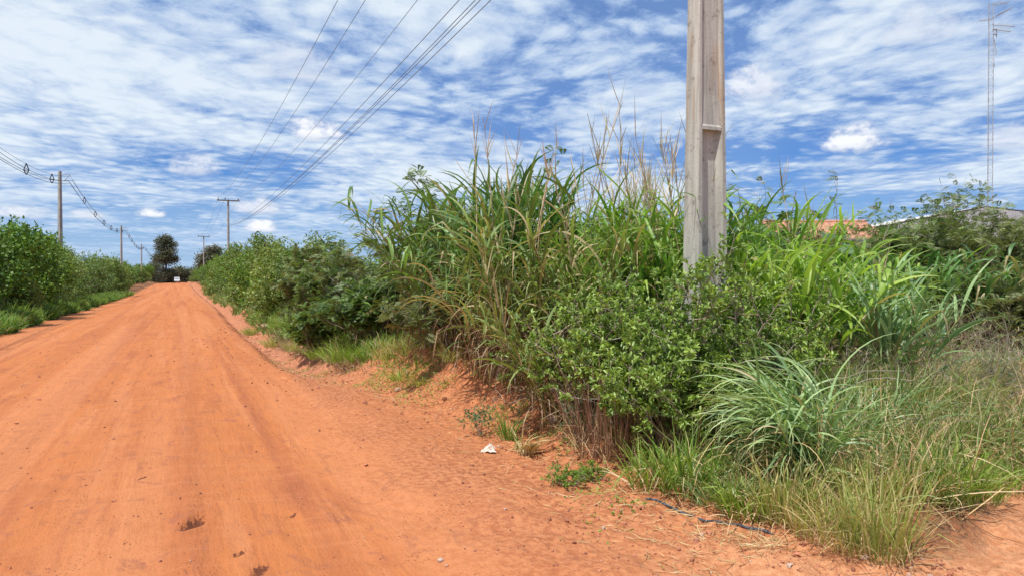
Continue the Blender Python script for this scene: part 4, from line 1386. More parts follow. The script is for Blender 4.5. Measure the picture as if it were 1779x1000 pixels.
# leafy shrub in front of the pole: several plants growing as one hedge
place('leafy_shrub', leafy_shrub(41, 50, 0.95, 0.48, 0.72, 0.056, 0.025, 13, M_SHRUB, (5, 5), 0.85, 0.42, 0.008, zmin=0.30), P(1130, 6.55),
      'dense small leaved green shrub over bare brown stems', 'shrub')
place('leafy_shrub', leafy_shrub(42, 44, 1.38, 0.36, 0.45, 0.054, 0.024, 13, M_SHRUB, (6, 5), 0.85, 0.36, 0.009, zmin=0.4), P(1222, 6.75),
      'taller leafy green shrub hiding the foot of the concrete pole', 'shrub')
place('leafy_shrub', leafy_shrub(43, 32, 1.0, 0.34, 0.7, 0.052, 0.023, 12, M_SHRUB, (5, 5), 0.85, 0.42, 0.008, zmin=0.3), P(1020, 7.2),
      'leafy shrub at the left edge of the hedge above the pale stones', 'shrub')
place('leafy_shrub', leafy_shrub(44, 24, 0.75, 0.38, 0.6, 0.055, 0.025, 12, M_SHRUB, (5, 5), 0.85, 0.42, 0.008, zmin=0.25), P(1315, 7.1),
      'darker leafy shrub filling in behind the fountain grass', 'shrub')
place('leafy_shrub', leafy_shrub(45, 36, 0.80, 0.36, 0.85, 0.054, 0.024, 13, M_SHRUB, (5, 5), 0.85, 0.42, 0.007, zmin=0.22), P(1195, 6.25),
      'low leafy shrub lobe overhanging the brown stalks', 'shrub')
# stalks below the shrub
place('stalk_clump', tussock(46, 260, 0.85, 0.010, 0.42, (0.0, 0.35), (-0.1, 0.5), M_DRYDK, 120, None, 6, False, 0.2), P(1075, 6.45),
      'bunch of red brown upright stalks under the leafy shrub', 'dry stalks')
place('stalk_clump', tussock(47, 200, 0.7, 0.010, 0.40, (0.0, 0.4), (-0.1, 0.6), M_DRYDK, 90, None, 6, False, 0.2), P(1180, 6.4),
      'brown stalks between leafy shrub and fountain grass', 'dry stalks')

# grass at the foot of the hedge along the hose
for i, (px, Y, n, L, mt, lb) in enumerate([
        (1135, 5.45, 150, 0.42, M_LIME, 'green verge tuft at the left tip of the hose'),
        (1190, 5.30, 200, 0.45, M_LIME, 'dense green verge tuft above the middle of the hose'),
        (1245, 5.12, 190, 0.42, M_BLUE, 'coarse blue green verge tuft below the shrub'),
        (1305, 4.85, 180, 0.36, M_LIME, 'low green tuft beside the teal scrap'),
        (1370, 4.65, 170, 0.36, M_YEL, 'short yellowish tuft below the fountain grass'),
        (1425, 4.40, 150, 0.36, M_YEL, 'straw tipped tuft left of the corner clump'),
        (1480, 4.22, 150, 0.40, M_YEL, 'pale wispy tuft at the corner of the track'),
        (1530, 4.10, 170, 0.42, M_YEL, 'yellow wispy tuft nearest the camera at the corner'),
        (1515, 4.70, 170, 0.55, M_YEL, 'tall straw yellow tuft behind the corner clump'),
        (1590, 5.0, 170, 0.42, M_LIME, 'green tuft left of the round grass patch'),
        (1640, 4.95, 240, 0.40, M_LIME, 'fresh green round grass patch beside the side track'),
        (1690, 5.1, 200, 0.36, M_LIME, 'fresh green tuft at the right end of the grass patch'),
        (1765, 5.45, 240, 0.34, M_LIME, 'lime green tuft across the bare strip at the right edge')]):
    rr = np.random.default_rng(500 + i)
    place('grass_tuft', tussock(60 + i, int(n * (0.8 if i < 5 else 0.95)), L * (1, 1.25, 0.8)[i % 3], 0.0155 if i < 5 else 0.0105, 0.17 if i < 9 else 0.24, (0.0, 0.5 if mt is M_YEL else 0.7), (-0.15, 0.9 if mt is M_YEL else 1.4), mt, 110 if mt is M_YEL else 60, None, 6, True, 0.25, 1.15),
          P(px, Y), lb, 'grass tuft')

# small weeds and tufts on the bank
place('weed', leafy_shrub(81, 14, 0.11, 0.09, 1.6, 0.020, 0.012, 5, M_LIME, (4, 3), 0.9, 0.6, 0.003), P(985, 5.72),
      'small bright green weed alone on the orange soil', 'weed')
place('weed', leafy_shrub(82, 12, 0.11, 0.08, 1.4, 0.022, 0.014, 6, M_LIME, (4, 3), 0.9, 0.6, 0.003), P(1025, 5.85),
      'sparse little weed just right of the small bright one', 'weed')
place('weed', tussock(83, 60, 0.42, 0.010, 0.05, (0.0, 0.6), (0.2, 1.0), M_LIME, 20), P(883, 7.3), 'thin yellow green sprig behind the white scrap', 'weed')
place('weed', leafy_shrub(84, 10, 0.22, 0.06, 0.8, 0.03, 0.014, 6, M_CASTOR, (3, 3), 0.8, 0.6, 0.003), P(832, 7.7), 'small dark bluish weed on the bank left of the sprig', 'weed')
place('weed', leafy_shrub(85, 12, 0.22, 0.06, 0.6, 0.03, 0.014, 6, M_CASTOR, (3, 3), 0.8, 0.6, 0.003), P(1010, 6.9), 'grey green weed under the left edge of the shrub', 'weed')
place('withered_cane', tussock(86, 30, 0.34, 0.022, 0.09, (0.2, 1.0), (0.3, 1.6), M_DRY, 60, (-0.3, 0.8, 0.6)), P(912, 6.75),
      'withered clump of cut brown canes next to the white scrap', 'dry clump')
place('withered_cane', tussock(87, 4, 0.30, 0.030, 0.03, (0.0, 0.15), (0.0, 0.3), M_CANE_L, 0), P(900, 6.85),
      'single green leaf blade sticking up from the withered canes', 'grass blade')
for i, (px, Y, L, mt, n, lb) in enumerate([
        (610, 13.6, 0.55, M_LIME, 420, 'rounded bright green tuft at the hedge foot by the bank'),
        (668, 12.4, 0.30, M_YEL, 90, 'yellowish tuft at the left end of the soil bank'),
        (700, 10.7, 0.26, M_LIME, 110, 'sprig of green grass low on the orange bank'),
        (735, 10.1, 0.24, M_YEL, 90, 'yellow green sprig low on the orange bank'),
        (700, 12.0, 0.38, M_YEL, 160, 'tuft on the bank top below the hedge'),
        (745, 11.3, 0.42, M_YEL, 160, 'straw coloured tuft under the left cane grass'),
        (790, 10.1, 0.40, M_YEL, 120, 'dry tuft at the foot of the cane grass'),
        (560, 15.2, 0.45, M_LIME, 200, 'green tuft further along the hedge foot'),
        (520, 17.6, 0.45, M_YEL, 200, 'pale tuft beside the wash at the road edge'),
        (478, 20.5, 0.50, M_YEL, 220, 'dusty pale tuft where the wash narrows'),
        (440, 25.5, 0.5, M_LIME, 240, 'small tuft on the far part of the wash')]):
    place('grass_tuft', tussock(90 + i, n, L, 0.011, 0.16 + 0.12 * (n > 150) + 0.15 * (n > 400), (0.0, 0.9), (0.3, 1.5), mt, 40, None, 6, True, 0.1),
          P(px, Y), lb, 'grass tuft')
place('grass_tuft', tussock(110, 260, 0.55, 0.010, 0.16, (0.0, 0.25), (0.1, 1.2), M_BLUE, 20), P(1733, 8.0), 'pale green columnar tuft at the right edge of the dry grass', 'grass tuft')
for i, (px, Y, lb) in enumerate([(1560, 6.6, 'upright mixed tuft rising through the dry stalks, nearest'), (1500, 7.0, 'grey green tuft behind the fountain grass'),
                                 (1420, 7.6, 'pale tuft below the vivid green clump'), (1610, 7.5, 'mixed tuft right of the leaning blue green clump')]):
    place('grass_tuft', tussock(115 + i, 260, 0.75, 0.016, 0.28, (0.0, 0.6), (0.3, 1.4), M_CANE_M, 160, None, 7, True, 0.15), P(px, Y), lb, 'grass tuft')


for i, (px, Y, n, L, mt, dry, lb) in enumerate([
        (1560, 5.7, 170, 0.70, M_CANE_M, 160, 'tangled half dry tuft between the fountain grass and the green patch'),
        (1625, 6.0, 200, 0.66, M_CANE_M, 200, 'tangled half dry tuft directly behind the green grass patch'),
        (1700, 6.0, 200, 0.62, M_CANE_M, 220, 'straw brown tangled tuft behind the right end of the green patch'),
        (1765, 6.3, 200, 0.62, M_CANE_M, 220, 'straw brown tangled tuft at the right edge above the lime tuft'),
        (1500, 6.3, 190, 0.85, M_BLUE, 120, 'tall grey green tuft standing right behind the fountain grass'),
        (1590, 7.0, 190, 0.95, M_CANE_M, 160, 'tallest mixed tuft in the middle of the dry grass'),
        (1660, 7.2, 160, 0.70, M_YEL, 160, 'yellowish tuft before the bare sandy patch'),
        (1455, 6.8, 190, 0.85, M_LIME, 120, 'fresh green tuft squeezed between shrub and fountain grass')]):
    place('grass_tuft', tussock(130 + i, n, L, 0.015, 0.27, (0.0, 0.7), (0.1, 1.7), mt, dry, None, 7, True, 0.35, 1.0), P(px, Y), lb, 'grass tuft')


# feathery shrubs and others behind
FS = 'shrub'
def fshrub(seed, px, Y, H, label, mat=M_FEATH, nstem=15, spread=0.6, **kw):
    place('feathery_shrub', feather_shrub(seed, nstem, H * 0.62, 0.4, spread, mat=mat, **kw), P(px, Y), label, FS)


fshrub(201, 762, 11.0, 3.5, 'slender feathery sapling standing above the left cane grass', M_FEATH, 5, 0.10, bare=0.1, per=6, kids=(6, 3), pinL=0.07)
fshrub(202, 598, 17.5, 2.2, 'dark feathery shrub, biggest in the right hedge', M_FEATH, 26, 0.62, per=6, kids=(6, 5), pinL=0.085, pinW=0.020, bare=0.3)
fshrub(203, 545, 20.5, 2.2, 'olive feathery shrub just left of the biggest one in the hedge', M_OLIVE, 26, 0.7, per=7, kids=(6, 5), pinL=0.09, pinW=0.022, bare=0.25)
fshrub(204, 650, 15.8, 2.15, 'olive feathery shrub with bare twigs left of the cane grass', M_OLIVE, 22, 0.6, per=6, kids=(6, 5), pinL=0.09, pinW=0.022, bare=0.35)
fshrub(205, 560, 15.8, 1.25, 'low blue green feathery shrub spilling to the road side', M_FEATH, 22, 0.9, per=6, kids=(5, 5), pinL=0.10, pinW=0.024)
fshrub(206, 648, 14.4, 1.5, 'low feathery shrub over the left end of the soil bank', M_FEATH, 20, 0.9, per=6, kids=(5, 4), pinL=0.09, pinW=0.02)
fshrub(207, 800, 10.4, 1.1, 'low feathery shrub growing at the front of the cane grass', M_OLIVE, 18, 0.9, per=5, kids=(5, 4), pinL=0.075, pinW=0.016)
fshrub(208, 1560, 14.5, 3.05, 'spreading feathery shrub in front of the clay roof', M_FEATH, 26, 0.75, per=7, kids=(5, 5), pinL=0.06, pinW=0.014)
fshrub(209, 1640, 15.5, 3.5, 'airy feathery shrub with bare twigs under the radio mast', M_OLIVE, 24, 0.6, per=4, kids=(5, 5), pinL=0.075, pinW=0.015, bare=0.45)
fshrub(210, 1700, 13.5, 2.65, 'olive feathery shrub below the grey warehouse', M_OLIVE, 26, 0.7, per=7, kids=(6, 5), pinL=0.06, pinW=0.014)
fshrub(211, 1785, 13.0, 2.65, 'olive feathery shrub cut by the right edge', M_OLIVE, 26, 0.6, per=7, kids=(6, 5), pinL=0.06, pinW=0.014)
fshrub(212, 1590, 14.5, 2.9, 'feathery shrub between clay roof and warehouse', M_FEATH, 20, 0.7, per=6, kids=(5, 5), pinL=0.09, pinW=0.02)
fshrub(213, 1295, 12.5, 2.9, 'thin twiggy sapling directly right of the concrete pole', M_OLIVE, 14, 0.35, per=4, kids=(5, 4), pinL=0.06, pinW=0.013, bare=0.35)
fshrub(214, 1375, 13.5, 3.0, 'thin twiggy shrub left of the clay roof', M_OLIVE, 18, 0.5, per=5, kids=(5, 4), pinL=0.06, pinW=0.013, bare=0.5)
fshrub(215, 1745, 10.6, 1.45, 'low olive shrub at the right edge behind the dry grass', M_OLIVE, 22, 0.8, per=6, kids=(5, 5), pinL=0.075, pinW=0.016)
fshrub(216, 1450, 14.0, 2.3, 'feathery shrub hiding the left part of the clay roof', M_FEATH, 24, 0.8, per=7, kids=(6, 5), pinL=0.06, pinW=0.014)

place('broadleaf_plant', broad_shrub(221, 3.0, 1.1, 150), P(1335, 12.0), 'blue green large leaved plant right of the concrete pole', 'plant')
place('broadleaf_plant', broad_shrub(222, 2.15, 1.2, 110), P(1440, 13.0), 'large leaved plant in front of the clay roof', 'plant')
place('broadleaf_plant', broad_shrub(223, 2.2, 1.1, 120), P(1500, 12.6), 'large leaved plant beside the spreading feathery shrub', 'plant')

def dry_bush(seed, nstem=16, L0=0.75, spread=0.8):
    rng = np.random.default_rng(seed)
    br = branching(rng, nstem, L0, 0.3, spread, 4, (4, 4, 3), 0.58, 0.75, 0.006, 0.1)
    b = Geo(); g = Geo()
    for p_, r_ in br:
        tubes(b, p_, r_, 4, rng.random(len(p_)))
    p_ = br[-1][0]; n = len(p_)
    sel = rng.random(n) < 0.45
    blades(g, p_[sel, 2], rng.uniform(0, 6.28, sel.sum()), rng.uniform(0.3, 2.0, sel.sum()), 0.10, 0.010, 1.0, 4, 0.2, 0.2, rng, wide3=False)
    return [('branches', b.mesh('branches', M_TWIG)), ('withered_leaves', g.mesh('withered_leaves', M_CANE_M))]


for i, (px, Y, s, lb) in enumerate([(1610, 6.9, 0.7, 'leafless grey brown bush behind the fresh green grass patch'), (1705, 7.3, 0.8, 'leafless bush in front of the pale columnar tuft'),
                                    (1790, 7.4, 0.8, 'leafless bush at the right edge among dry grass'), (1480, 7.4, 0.7, 'leafless twiggy bush behind the fountain grass'),
                                    (1560, 8.8, 0.8, 'leafless twiggy bush at the foot of the blue green clump'), (1670, 9.8, 0.8, 'leafless twigs below the dark drooping grass')]):
    place('dry_bush', dry_bush(700 + i), P(px, Y), lb, 'dry bush', i * 1.1, s)

# ------------------------------------------------------------------ roadside bushes
B = [bush(301, 1.9, 3.1, 17000, 0.145, M_HEDGE), bush(302, 2.1, 2.9, 18000, 0.12, M_HEDGE2), bush(303, 1.8, 3.3, 16000, 0.16, M_HEDGE, open_=0.45),
     bush(304, 2.3, 2.6, 18000, 0.13, M_HEDGE2, open_=0.4), bush(305, 2.0, 2.2, 15000, 0.105, M_FEATH)]


def put_bush(k, u, v, sc, rot, label, group=None, zs=1.0):
    x, y = uv2xy(u, v)
    place('bush', B[k], (x, y, G(x, y) - 0.05), label, 'bush', rot, (sc, sc, sc * zs), group)


LEFT = [
    (0, 31.0, -7.2, 1.22, 'deep green bush cut by the left edge of the photo'),
    (2, 35.5, -7.0, 1.22, 'tallest glossy bush of the left hedge, at its near end'),
    (1, 37.5, -9.4, 1.4, 'pale green bush behind the near end of the left hedge'),
    (0, 40.5, -6.9, 1.22, 'bush in front of the tall left pole, slightly nearer than it'),
    (3, 36.5, -6.0, 0.60, 'low green bush at the road side of the left hedge'),
    (2, 46.0, -7.1, 1.22, 'rounded bush just left of the first pole'),
    (1, 51.0, -6.9, 1.12, 'bush right of the first left pole'),
    (4, 42.0, -6.0, 0.75, 'low grass green bush below the tall left pole'),
    (0, 55.0, -8.0, 1.2, 'bush where the left hedge steps down'),
    (4, 61.0, -6.9, 1.25, 'grey green bush halfway along the left hedge'),
    (4, 68.0, -7.0, 1.3, 'grey green bush below the second left pole'),
    (3, 77.0, -8.2, 1.45, 'yellow green bush behind the second left pole'),
]
for i, (k, u, v, s, lb) in enumerate(LEFT):
    put_bush(k, u, v, s, i * 2.1, lb)
rng = np.random.default_rng(5)
FARL = [(84, -7.4), (92, -7.6), (101, -7.8), (70, -11), (60, -11.5), (50, -12), (42, -12.5), (82, -12), (110, -8), (120, -8.2), (132, -8), (146, -8.4), (162, -8), (180, -8.6), (200, -8)]
for i, (u, v) in enumerate(FARL):
    put_bush(int(rng.integers(0, 5)), u, v, 1.25 + 0.2 * rng.random(), rng.uniform(0, 6.28), 'green bush in the distant run of the left hedge', 'distant bushes of the left hedge')
RIGHT = [
    (3, 27.5, 4.2, 1.0, 'pale green bush beyond the dark feathery shrub'),
    (1, 31.5, 4.3, 1.05, 'mid green bush with lighter leaves, right of the crossarm pole'),
    (4, 24.0, 3.9, 0.9, 'olive bush leaning over the wash'),
    (0, 36.0, 4.3, 1.05, 'vivid green bush on the skyline right of the crossarm pole'),
    (3, 41.5, 4.2, 1.1, 'yellow green bush under the end of the wire bundle'),
    (1, 47.5, 4.2, 1.15, 'bush with pale sprays below the crossarm pole'),
    (2, 54.0, 4.6, 1.1, 'bush just below the shaft of the crossarm pole'),
    (4, 62.0, 4.3, 1.3, 'grey green bush where the right hedge narrows'),
    (0, 71.0, 4.8, 1.2, 'bright bush before the foot of the crossarm pole'),
]
for i, (k, u, v, s, lb) in enumerate(RIGHT):
    put_bush(k, u, v, s, i * 1.7 + 0.4, lb)
FARR = [(80, 5), (90, 5.2), (101, 5), (113, 5.2), (126, 5), (141, 5.3), (158, 5), (176, 5.2), (30, 9), (38, 9.5), (47, 9.3), (57, 9.5), (24, 9), (68, 9.4), (198, 5)]
for i, (u, v) in enumerate(FARR):
    put_bush(int(rng.integers(0, 5)), u, v, 1.15 + 0.2 * rng.random(), rng.uniform(0, 6.28), 'green bush in the distant run of the right hedge', 'distant bushes of the right hedge')
# bushes standing behind the cane grass on the right
BACK = [(1010, 17.0, 2, 0.85, 'bush hidden behind the cane grass, left of the pole'), (1130, 18.0, 0, 0.85, 'bush behind the light cane grass by the pole'),
        (880, 17.0, 1, 0.8, 'bush behind the dark cane grass'), (1250, 17.5, 3, 0.85, 'bush behind the near concrete pole'),
        (760, 17.5, 0, 0.8, 'bush behind the left cane grass'), (1370, 19.5, 2, 0.75, 'bush in front of the left half of the clay roof'),
        (1480, 21.0, 0, 0.70, 'bush in front of the right half of the clay roof'), (1620, 22.5, 4, 0.95, 'olive bush in front of the warehouse wall'),
        (1730, 20.5, 3, 0.85, 'pale bush below the warehouse gable'), (1830, 19.0, 1, 0.95, 'bush past the right edge of the warehouse')]
for i, (px, Y, k, s, lb) in enumerate(BACK):
    x, y, z = P(px, Y)
    place('bush', B[k], (x, y, z - 0.05), lb, 'bush', i * 1.3, s)

# trees
def place_tree(px, base_Y, topy, R, seed, label, **kw):
    x, y, z = P(px, base_Y)
    H = CAM_H + (488 - topy) / FPX * base_Y - z
    place('tree', tree(seed, H, R, **kw), (x, y, z - 0.1), label, 'tree')


place_tree(287, 205, 406, 4.1, 401, 'tall dark tree at the end of the left hedge', n=16000, leaf=0.42, zlow=-0.10, lumps=30)
place_tree(369, 150, 425, 3.5, 402, 'round dark tree left of the crossarm pole', n=10000, leaf=0.40, zlow=-0.10, lumps=20)
place_tree(321, 300, 460, 5.5, 403, 'small bluish tree at the vanishing end of the road, left', n=7000, leaf=0.5, zlow=0.0)
place_tree(336, 300, 474, 4.0, 404, 'small bluish tree at the vanishing end of the road, right', n=7000, leaf=0.5, zlow=0.0)
place_tree(268, 190, 455, 2.4, 405, 'thin dark tree peeping out left of the tall dark one', n=4000, leaf=0.3, zlow=0.0)

# far wood line that reads as one mass
def far_wood():
    rng = np.random.default_rng(9)
    g = Geo()
    n = 26000
    X = rng.uniform(-700, 900, n); Y = 420 + rng.uniform(0, 40, n) + 0.06 * np.abs(X)
    top = 4.5 + 3.5 * (vnoise(X * 0.03, X * 0, 3) + 0.5) + 2 * vnoise(X * 0.12, X * 0, 4)
    Z = 0.8 + top * rng.random(n) ** 0.8
    pos = np.stack([X, Y, Z], -1)
    leaves(g, pos, rdir(rng, n), rdir(rng, n), 2.0, 1.6, rng.random(n), True)
    o = link(bpy.data.objects.new('distant_woods', g.mesh('distant_woods', M_TREE)))
    tag(o, 'low dark line of distant woods on the horizon', 'woods', kind='stuff')


far_wood()


# ------------------------------------------------------------------ uncountable ground cover
def scatter_blades(name, label, n, area, L, W, mat, seed, th=(0, 0.9), bend=(0.2, 1.6), K=4, kink=0.15, cat='grass', dens=None):
    rng = np.random.default_rng(seed)
    x, y = area(rng, n)
    if dens is not None:
        k = dens(x, y) > rng.random(len(x)); x, y = x[k], y[k]
    u, v = xy2uv(x, y)
    z = height(u, v)
    n = len(x)
    g = Geo()
    root = np.stack([x, y, z - 0.01], -1)
    far = np.clip(y / 9.0, 1, 3.5)
    blades(g, root, rng.uniform(0, 6.28, n), rng.uniform(th[0], th[1], n), L * rng.uniform(0.4, 1.1, n), W * rng.uniform(0.6, 1.3, n) * far, rng.uniform(bend[0], bend[1], n), K, kink, 0.2, rng, wide3=False)
    o = link(bpy.data.objects.new(name, g.mesh(name, mat)))
    tag(o, label, cat, kind='stuff')


def right_area(ymin, ymax, depth, off=0.15):
    def f(rng, n):
        y = ymin + (ymax - ymin) * rng.random(n) ** 1.3
        u = y * 1.05 + rng.uniform(-0.5, 0.5, n)
        v = veg_edge(u) + off + depth * rng.random(n) ** 1.4
        k = rng.random(n) > 0.88 * bank_bare(u, v)
        x, y2 = uv2xy(u[k], v[k])
        return x, y2
    return f


def wedge(rng, n):
    y = rng.uniform(4.6, 14, n); x = rng.uniform(1.4, 10.5, n)
    k = x < 0.74 * y
    return x[k], y[k]


def wedge_d(x, y):
    u, v = xy2uv(x, y)
    bare = np.exp(-(((x - 6.2) / 2.4) ** 2 + ((y - 9.4) / 0.9) ** 2))
    return sm(v, veg_edge(u) + 0.1, veg_edge(u) + 0.5) * (1 - side_track(x, y)) * (1 - 0.92 * sm(bare, 0.2, 0.5)) * (0.35 + 0.65 * sm(vnoise(x * 1.1, y * 1.1, 91), -0.2, 0.25))


scatter_blades('undergrowth', 'green weeds and grass filling the ground between the clumps', 30000, right_area(5.2, 30, 3.5), 0.42, 0.011, M_LIME, 601)
scatter_blades('undergrowth', 'mixed green grass covering the corner of land on the right', 38000, wedge, 0.62, 0.011, M_CANE_M, 602, dens=wedge_d)
scatter_blades('dry_undergrowth', 'tangle of dry brown stalks and dead grass on the right', 20000, wedge, 0.75, 0.0085, M_DRY, 603, (0.1, 1.25), (-0.3, 1.4), 5, 0.5, 'dry grass', dens=wedge_d)
scatter_blades('dry_undergrowth', 'dead brown grass lying at the foot of the hedge', 16000, right_area(5.5, 22, 2.2, -0.05), 0.34, 0.008, M_DRYDK, 604, (0.4, 1.6), (0, 1.4), 4, 0.4, 'dry grass')


def left_area(rng, n):
    u = 22 + 70 * rng.random(n) ** 1.6
    v = -4.85 - 1.0 * rng.random(n) ** 1.2 + 0.45 * vnoise(u * 0.7, u * 0, 3)
    return uv2xy(u, v)


scatter_blades('verge_grass', 'green grass verge in front of the left hedge', 26000, left_area, 0.60, 0.013, M_HEDGE, 605, (0, 1.0), dens=lambda x, y: sm(vnoise(x * 0.55, y * 0.55, 95), -0.35, 0.1))
scatter_blades('verge_grass', 'pale seeding grass mixed into the left verge', 7000, left_area, 0.70, 0.009, M_LIME, 606, (0, 0.6))

def right_far(rng, n):
    u = 15 + 85 * rng.random(n) ** 1.5
    v = veg_edge(u) + 0.05 + 1.5 * rng.random(n) ** 1.2 + 0.4 * vnoise(u * 0.6, u * 0, 8)
    return uv2xy(u, v)


scatter_blades('verge_grass', 'dusty green grass fringe below the right hedge', 16000, right_far, 0.45, 0.013, M_HEDGE2, 607, (0, 1.1), dens=lambda x, y: sm(vnoise(x * 0.6, y * 0.6, 96), -0.35, 0.1))


def ground_weeds():
    rng = np.random.default_rng(611)
    n = 16000
    u = 3.3 + 15 * rng.random(n) ** 1.3; v = veg_edge(u) + 0.35 - np.abs(rng.normal(0, 0.42, n))
    x, y = uv2xy(u, v)
    k = (vnoise(x * 1.6, y * 1.6, 97) + 0.5 * vnoise(x * 5, y * 5, 98) > 0.12) & (side_track(x, y) < 0.5)
    x, y, u, v = x[k], y[k], u[k], v[k]; n = len(x)
    z = height(u, v) + rng.uniform(0.0, 0.045, n)
    g = Geo()
    leaves(g, np.stack([x, y, z], -1), nrm(rdir(rng, n) * np.array([1, 1, 0.45]) + np.array([0, 0, 0.2])), nrm(rng.normal(0, 0.4, (n, 3)) + np.array([0, 0, 1])),
           rng.uniform(0.015, 0.035, n) * (1 + 0.03 * u), rng.uniform(0.008, 0.016, n) * (1 + 0.03 * u), rng.random(n))
    o = link(bpy.data.objects.new('ground_weeds', g.mesh('ground_weeds', M_LIME)))
    tag(o, 'small creeping weeds spreading over the soil bank', 'weeds', kind='stuff')


ground_weeds()


def twig_tangle():
    """bare fallen twigs and bramble over the dry grass"""
    rng = np.random.default_rng(77)
    g = Geo(); n = 260
    y = rng.uniform(5.8, 10.0, n); x = rng.uniform(0.36, 0.74, n) * y
    u, v = xy2uv(x, y); z = height(u, v) + rng.uniform(0.0, 0.35, n)
    K = 7; k = np.linspace(0, 1, K)
    a = rng.uniform(0, 6.28, n); L = rng.uniform(0.35, 1.2, n)
    d = np.stack([np.cos(a), np.sin(a), rng.uniform(-0.1, 0.7, n)], -1)
    pts = np.stack([x, y, z], -1)[:, None] + d[:, None] * (L[:, None] * k[None])[..., None]
    pts[..., 2] -= (0.35 * L[:, None] * k[None] ** 2)
    pts += np.cumsum(rng.normal(0, 0.018, pts.shape), 1)
    tubes(g, pts, rng.uniform(0.002, 0.0055, n)[:, None] * (1 - 0.6 * k)[None], 4, rng.random(n))
    o = link(bpy.data.objects.new('brushwood', g.mesh('brushwood', M_TWIG)))
    tag(o, 'grey bare twigs fallen across the dry grass on the right', 'twigs', kind='stuff')


twig_tangle()

# ------------------------------------------------------------------ stones, litter, hose
M_STONE = plain('pale_stone', (0.46, 0.36, 0.28), 0.9, var=0.2, scale=9, bump=0.8, second=(0.36, 0.17, 0.10))
M_CLOD = plain('soil_clod', (0.50, 0.20, 0.09), 0.95, var=0.2, scale=14, bump=0.8, second=(0.33, 0.13, 0.07), coord='Object')


def rock_mesh(g, c, s, rng, sub=2):
    import bmesh
    bm = bmesh.new(); bmesh.ops.create_icosphere(bm, subdivisions=sub, radius=1.0)
    V = np.array([v.co[:] for v in bm.verts]); F = [[v.index for v in f.verts] for f in bm.faces]; bm.free()
    dn = rng.normal(0, 1, (5, 3)); dn = nrm(dn)
    for q in dn:
        h = rng.uniform(0.55, 0.8); p = V @ q; V = V - np.outer(np.maximum(p - h, 0) * 0.9, q)
    V = V * (1 + rng.normal(0, 0.05, (len(V), 1)))
    V = V * np.array(s) + np.array(c)
    g.add(V, None, F, rng.random())


rng = np.random.default_rng(88)
for i, (px, Y, s, lb) in enumerate([(985, 7.75, (0.11, 0.08, 0.06), 'pale grey stone under the left edge of the shrub, largest'),
                                    (958, 7.55, (0.08, 0.07, 0.055), 'tan stone just left of the pale grey one'),
                                    (1003, 7.7, (0.06, 0.05, 0.045), 'small whitish stone right of the pale grey one'),
                                    (692, 10.4, (0.06, 0.05, 0.04), 'small pale stone on the low part of the bank'),
                                    (462, 25.0, (0.17, 0.13, 0.09), 'pale stone lying in the wash by the road')]):
    g = Geo(); rock_mesh(g, (0, 0, s[2] * 0.5), s, rng, 3)
    o = link(bpy.data.objects.new('stone', g.mesh('stone', M_STONE)), None, P(px, Y))
    tag(o, lb, 'stone')


def gravel():
    rng = np.random.default_rng(99)
    import bmesh
    bm = bmesh.new(); bmesh.ops.create_icosphere(bm, subdivisions=1, radius=1.0)
    V0 = np.array([v.co[:] for v in bm.verts]); F0 = np.array([[v.index for v in f.verts] for f in bm.faces]); bm.free()
    n = 11000
    u = 2.5 + 26 * rng.random(n) ** 2.0
    e = veg_edge(u)
    v = e + 0.45 - np.abs(rng.normal(0, 0.85, n))
    k = rng.random(n) < 0.30
    v = np.where(k, rng.uniform(-4.6, 2.0, n), v)
    x, y = uv2xy(u, v); z = height(u, v)
    s = 0.0036 * np.exp(rng.normal(0, 0.62, n)) * (1 + u * 0.05)
    s = np.minimum(s, 0.03) * np.where(k, 0.7, 1.0)
    V = V0[None] * (1 + rng.normal(0, 0.22, (n, len(V0), 1))) * (s[:, None] * rng.uniform(0.6, 1.3, (n, 3)))[:, None]
    V = V + np.stack([x, y, z + s * 0.25], -1)[:, None]
    F = (np.arange(n) * len(V0))[:, None, None] + F0[None]
    g = Geo(); g.add(V.reshape(-1, 3), None, F.reshape(-1, 3), np.repeat(rng.random(n), len(V0)))
    m = leaf_mat('clod', (0.155, 0.070, 0.045), (0.330, 0.150, 0.090), dry=(0.42, 0.32, 0.24), dryf=0.06, tip=0.0, trans=0.0, rough=0.95, spec=0.1)
    o = link(bpy.data.objects.new('gravel', g.mesh('gravel', m, False)))
    tag(o, 'small clods and pebbles strewn over the soil shoulder', 'gravel', kind='stuff')
    # dead straw bits on the soil
    g = Geo(); n = 2600
    u = 3.2 + 13 * rng.random(n) ** 1.5; v = veg_edge(u) + 0.1 - np.abs(rng.normal(-0.1, 0.40, n)); x, y = uv2xy(u, v); z = height(u, v)
    blades(g, np.stack([x, y, z + 0.006], -1), rng.uniform(0, 6.28, n), rng.uniform(1.35, 1.55, n), rng.uniform(0.04, 0.2, n), rng.uniform(0.003, 0.007, n), rng.normal(0, 0.05, n), 3, 0, 0.2, rng, wide3=False, twist=1.0)
    o = link(bpy.data.objects.new('straw_litter', g.mesh('straw_litter', M_DRY)))
    tag(o, 'bits of dead straw scattered along the edge of the soil', 'litter', kind='stuff')


gravel()


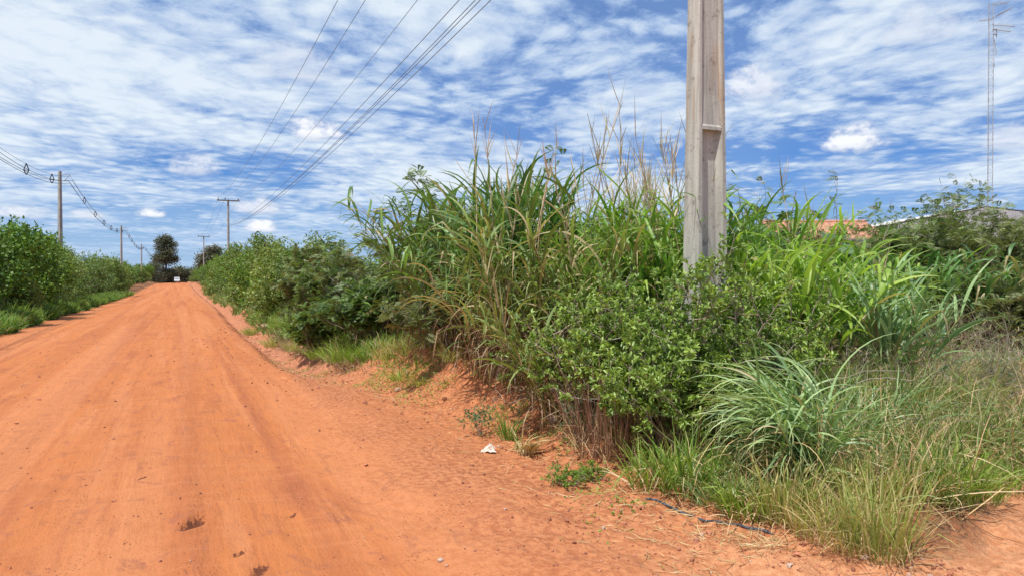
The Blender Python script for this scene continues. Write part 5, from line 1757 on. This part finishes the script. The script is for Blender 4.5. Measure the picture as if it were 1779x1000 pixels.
def crumple(name, label, loc, pts, mat, h=0.0, seed=1, n=9):
    """a thin crumpled sheet spanning a rough triangle / quad of corner points (local metres)"""
    rng = np.random.default_rng(seed)
    A, B_, C_, D_ = [np.array(p, float) for p in pts]
    V = []
    for i in range(n):
        for j in range(n):
            s, t_ = i / (n - 1), j / (n - 1)
            p = A * (1 - s) * (1 - t_) + B_ * s * (1 - t_) + C_ * s * t_ + D_ * (1 - s) * t_
            p = p + np.array([rng.normal(0, .004), rng.normal(0, .004), abs(rng.normal(0, .012)) * (1 if 0 < i < n - 1 else 0.4)])
            V.append(p)
    Q = [(i * n + j, i * n + j + 1, (i + 1) * n + j + 1, (i + 1) * n + j) for i in range(n - 1) for j in range(n - 1)]
    g = Geo(); g.add(V, Q)
    me = g.mesh(name, mat, False)
    o = link(bpy.data.objects.new(name, me), None, loc)
    md = o.modifiers.new('thick', 'SOLIDIFY'); md.thickness = 0.002
    tag(o, label, 'litter')
    return o


M_WHITE = plain('white_plastic', (0.66, 0.62, 0.57), 0.6, scale=30, second=(0.55, 0.42, 0.33))
crumple('plastic_scrap', 'crumpled white scrap lying on the orange soil', P(850, 6.78, 0.006), [(-0.085, -0.02, 0), (0.065, -0.04, 0.0), (0.05, 0.03, 0.04), (0.0, 0.05, 0.07)], M_WHITE, seed=3)
crumple('plastic_scrap', 'small teal plastic scrap under the grass at the end of the hose', P(1277, 4.98, 0.01), [(-0.05, -0.02, 0), (0.05, -0.03, 0.0), (0.05, 0.03, 0.03), (-0.03, 0.04, 0.03)],
        plain('teal_plastic', (0.03, 0.22, 0.24), 0.4, var=0.1), seed=4)


def hose():
    px = [(1122, 860), (1140, 866), (1165, 878), (1195, 889), (1225, 896), (1255, 905), (1285, 911), (1310, 918), (1345, 925)]
    pts = []
    for a, b in px:
        Y = FPX * (CAM_H - 0.08) / (b - 488); x = (a - 889.5) / FPX * Y
        for _ in range(4):
            Y = FPX * (CAM_H - G(x, Y) - 0.015) / (b - 488); x = (a - 889.5) / FPX * Y
        pts.append((x, Y))
    pts = np.array(pts)
    t = np.linspace(0, 1, len(pts)); tt = np.linspace(0, 1, 60)
    X = np.interp(tt, t, pts[:, 0]); Y = np.interp(tt, t, pts[:, 1])
    ker = np.ones(7) / 7
    X[3:-3] = np.convolve(X, ker, 'valid'); Y[3:-3] = np.convolve(Y, ker, 'valid')
    u, v = xy2uv(X, Y); Z = height(u, v) + 0.001 + 0.004 * np.sin(tt * 9)
    Z[3:-3] = np.convolve(Z, ker, 'valid') + 0.003
    g = Geo(); tubes(g, np.stack([X, Y, Z], -1), 0.0085, 8)
    o = link(bpy.data.objects.new('hose', g.mesh('hose', plain('grey_hose', (0.10, 0.115, 0.145), 0.45, var=0.25, scale=18))))
    tag(o, 'dark grey blue hose half buried along the edge of the grass', 'hose')


hose()
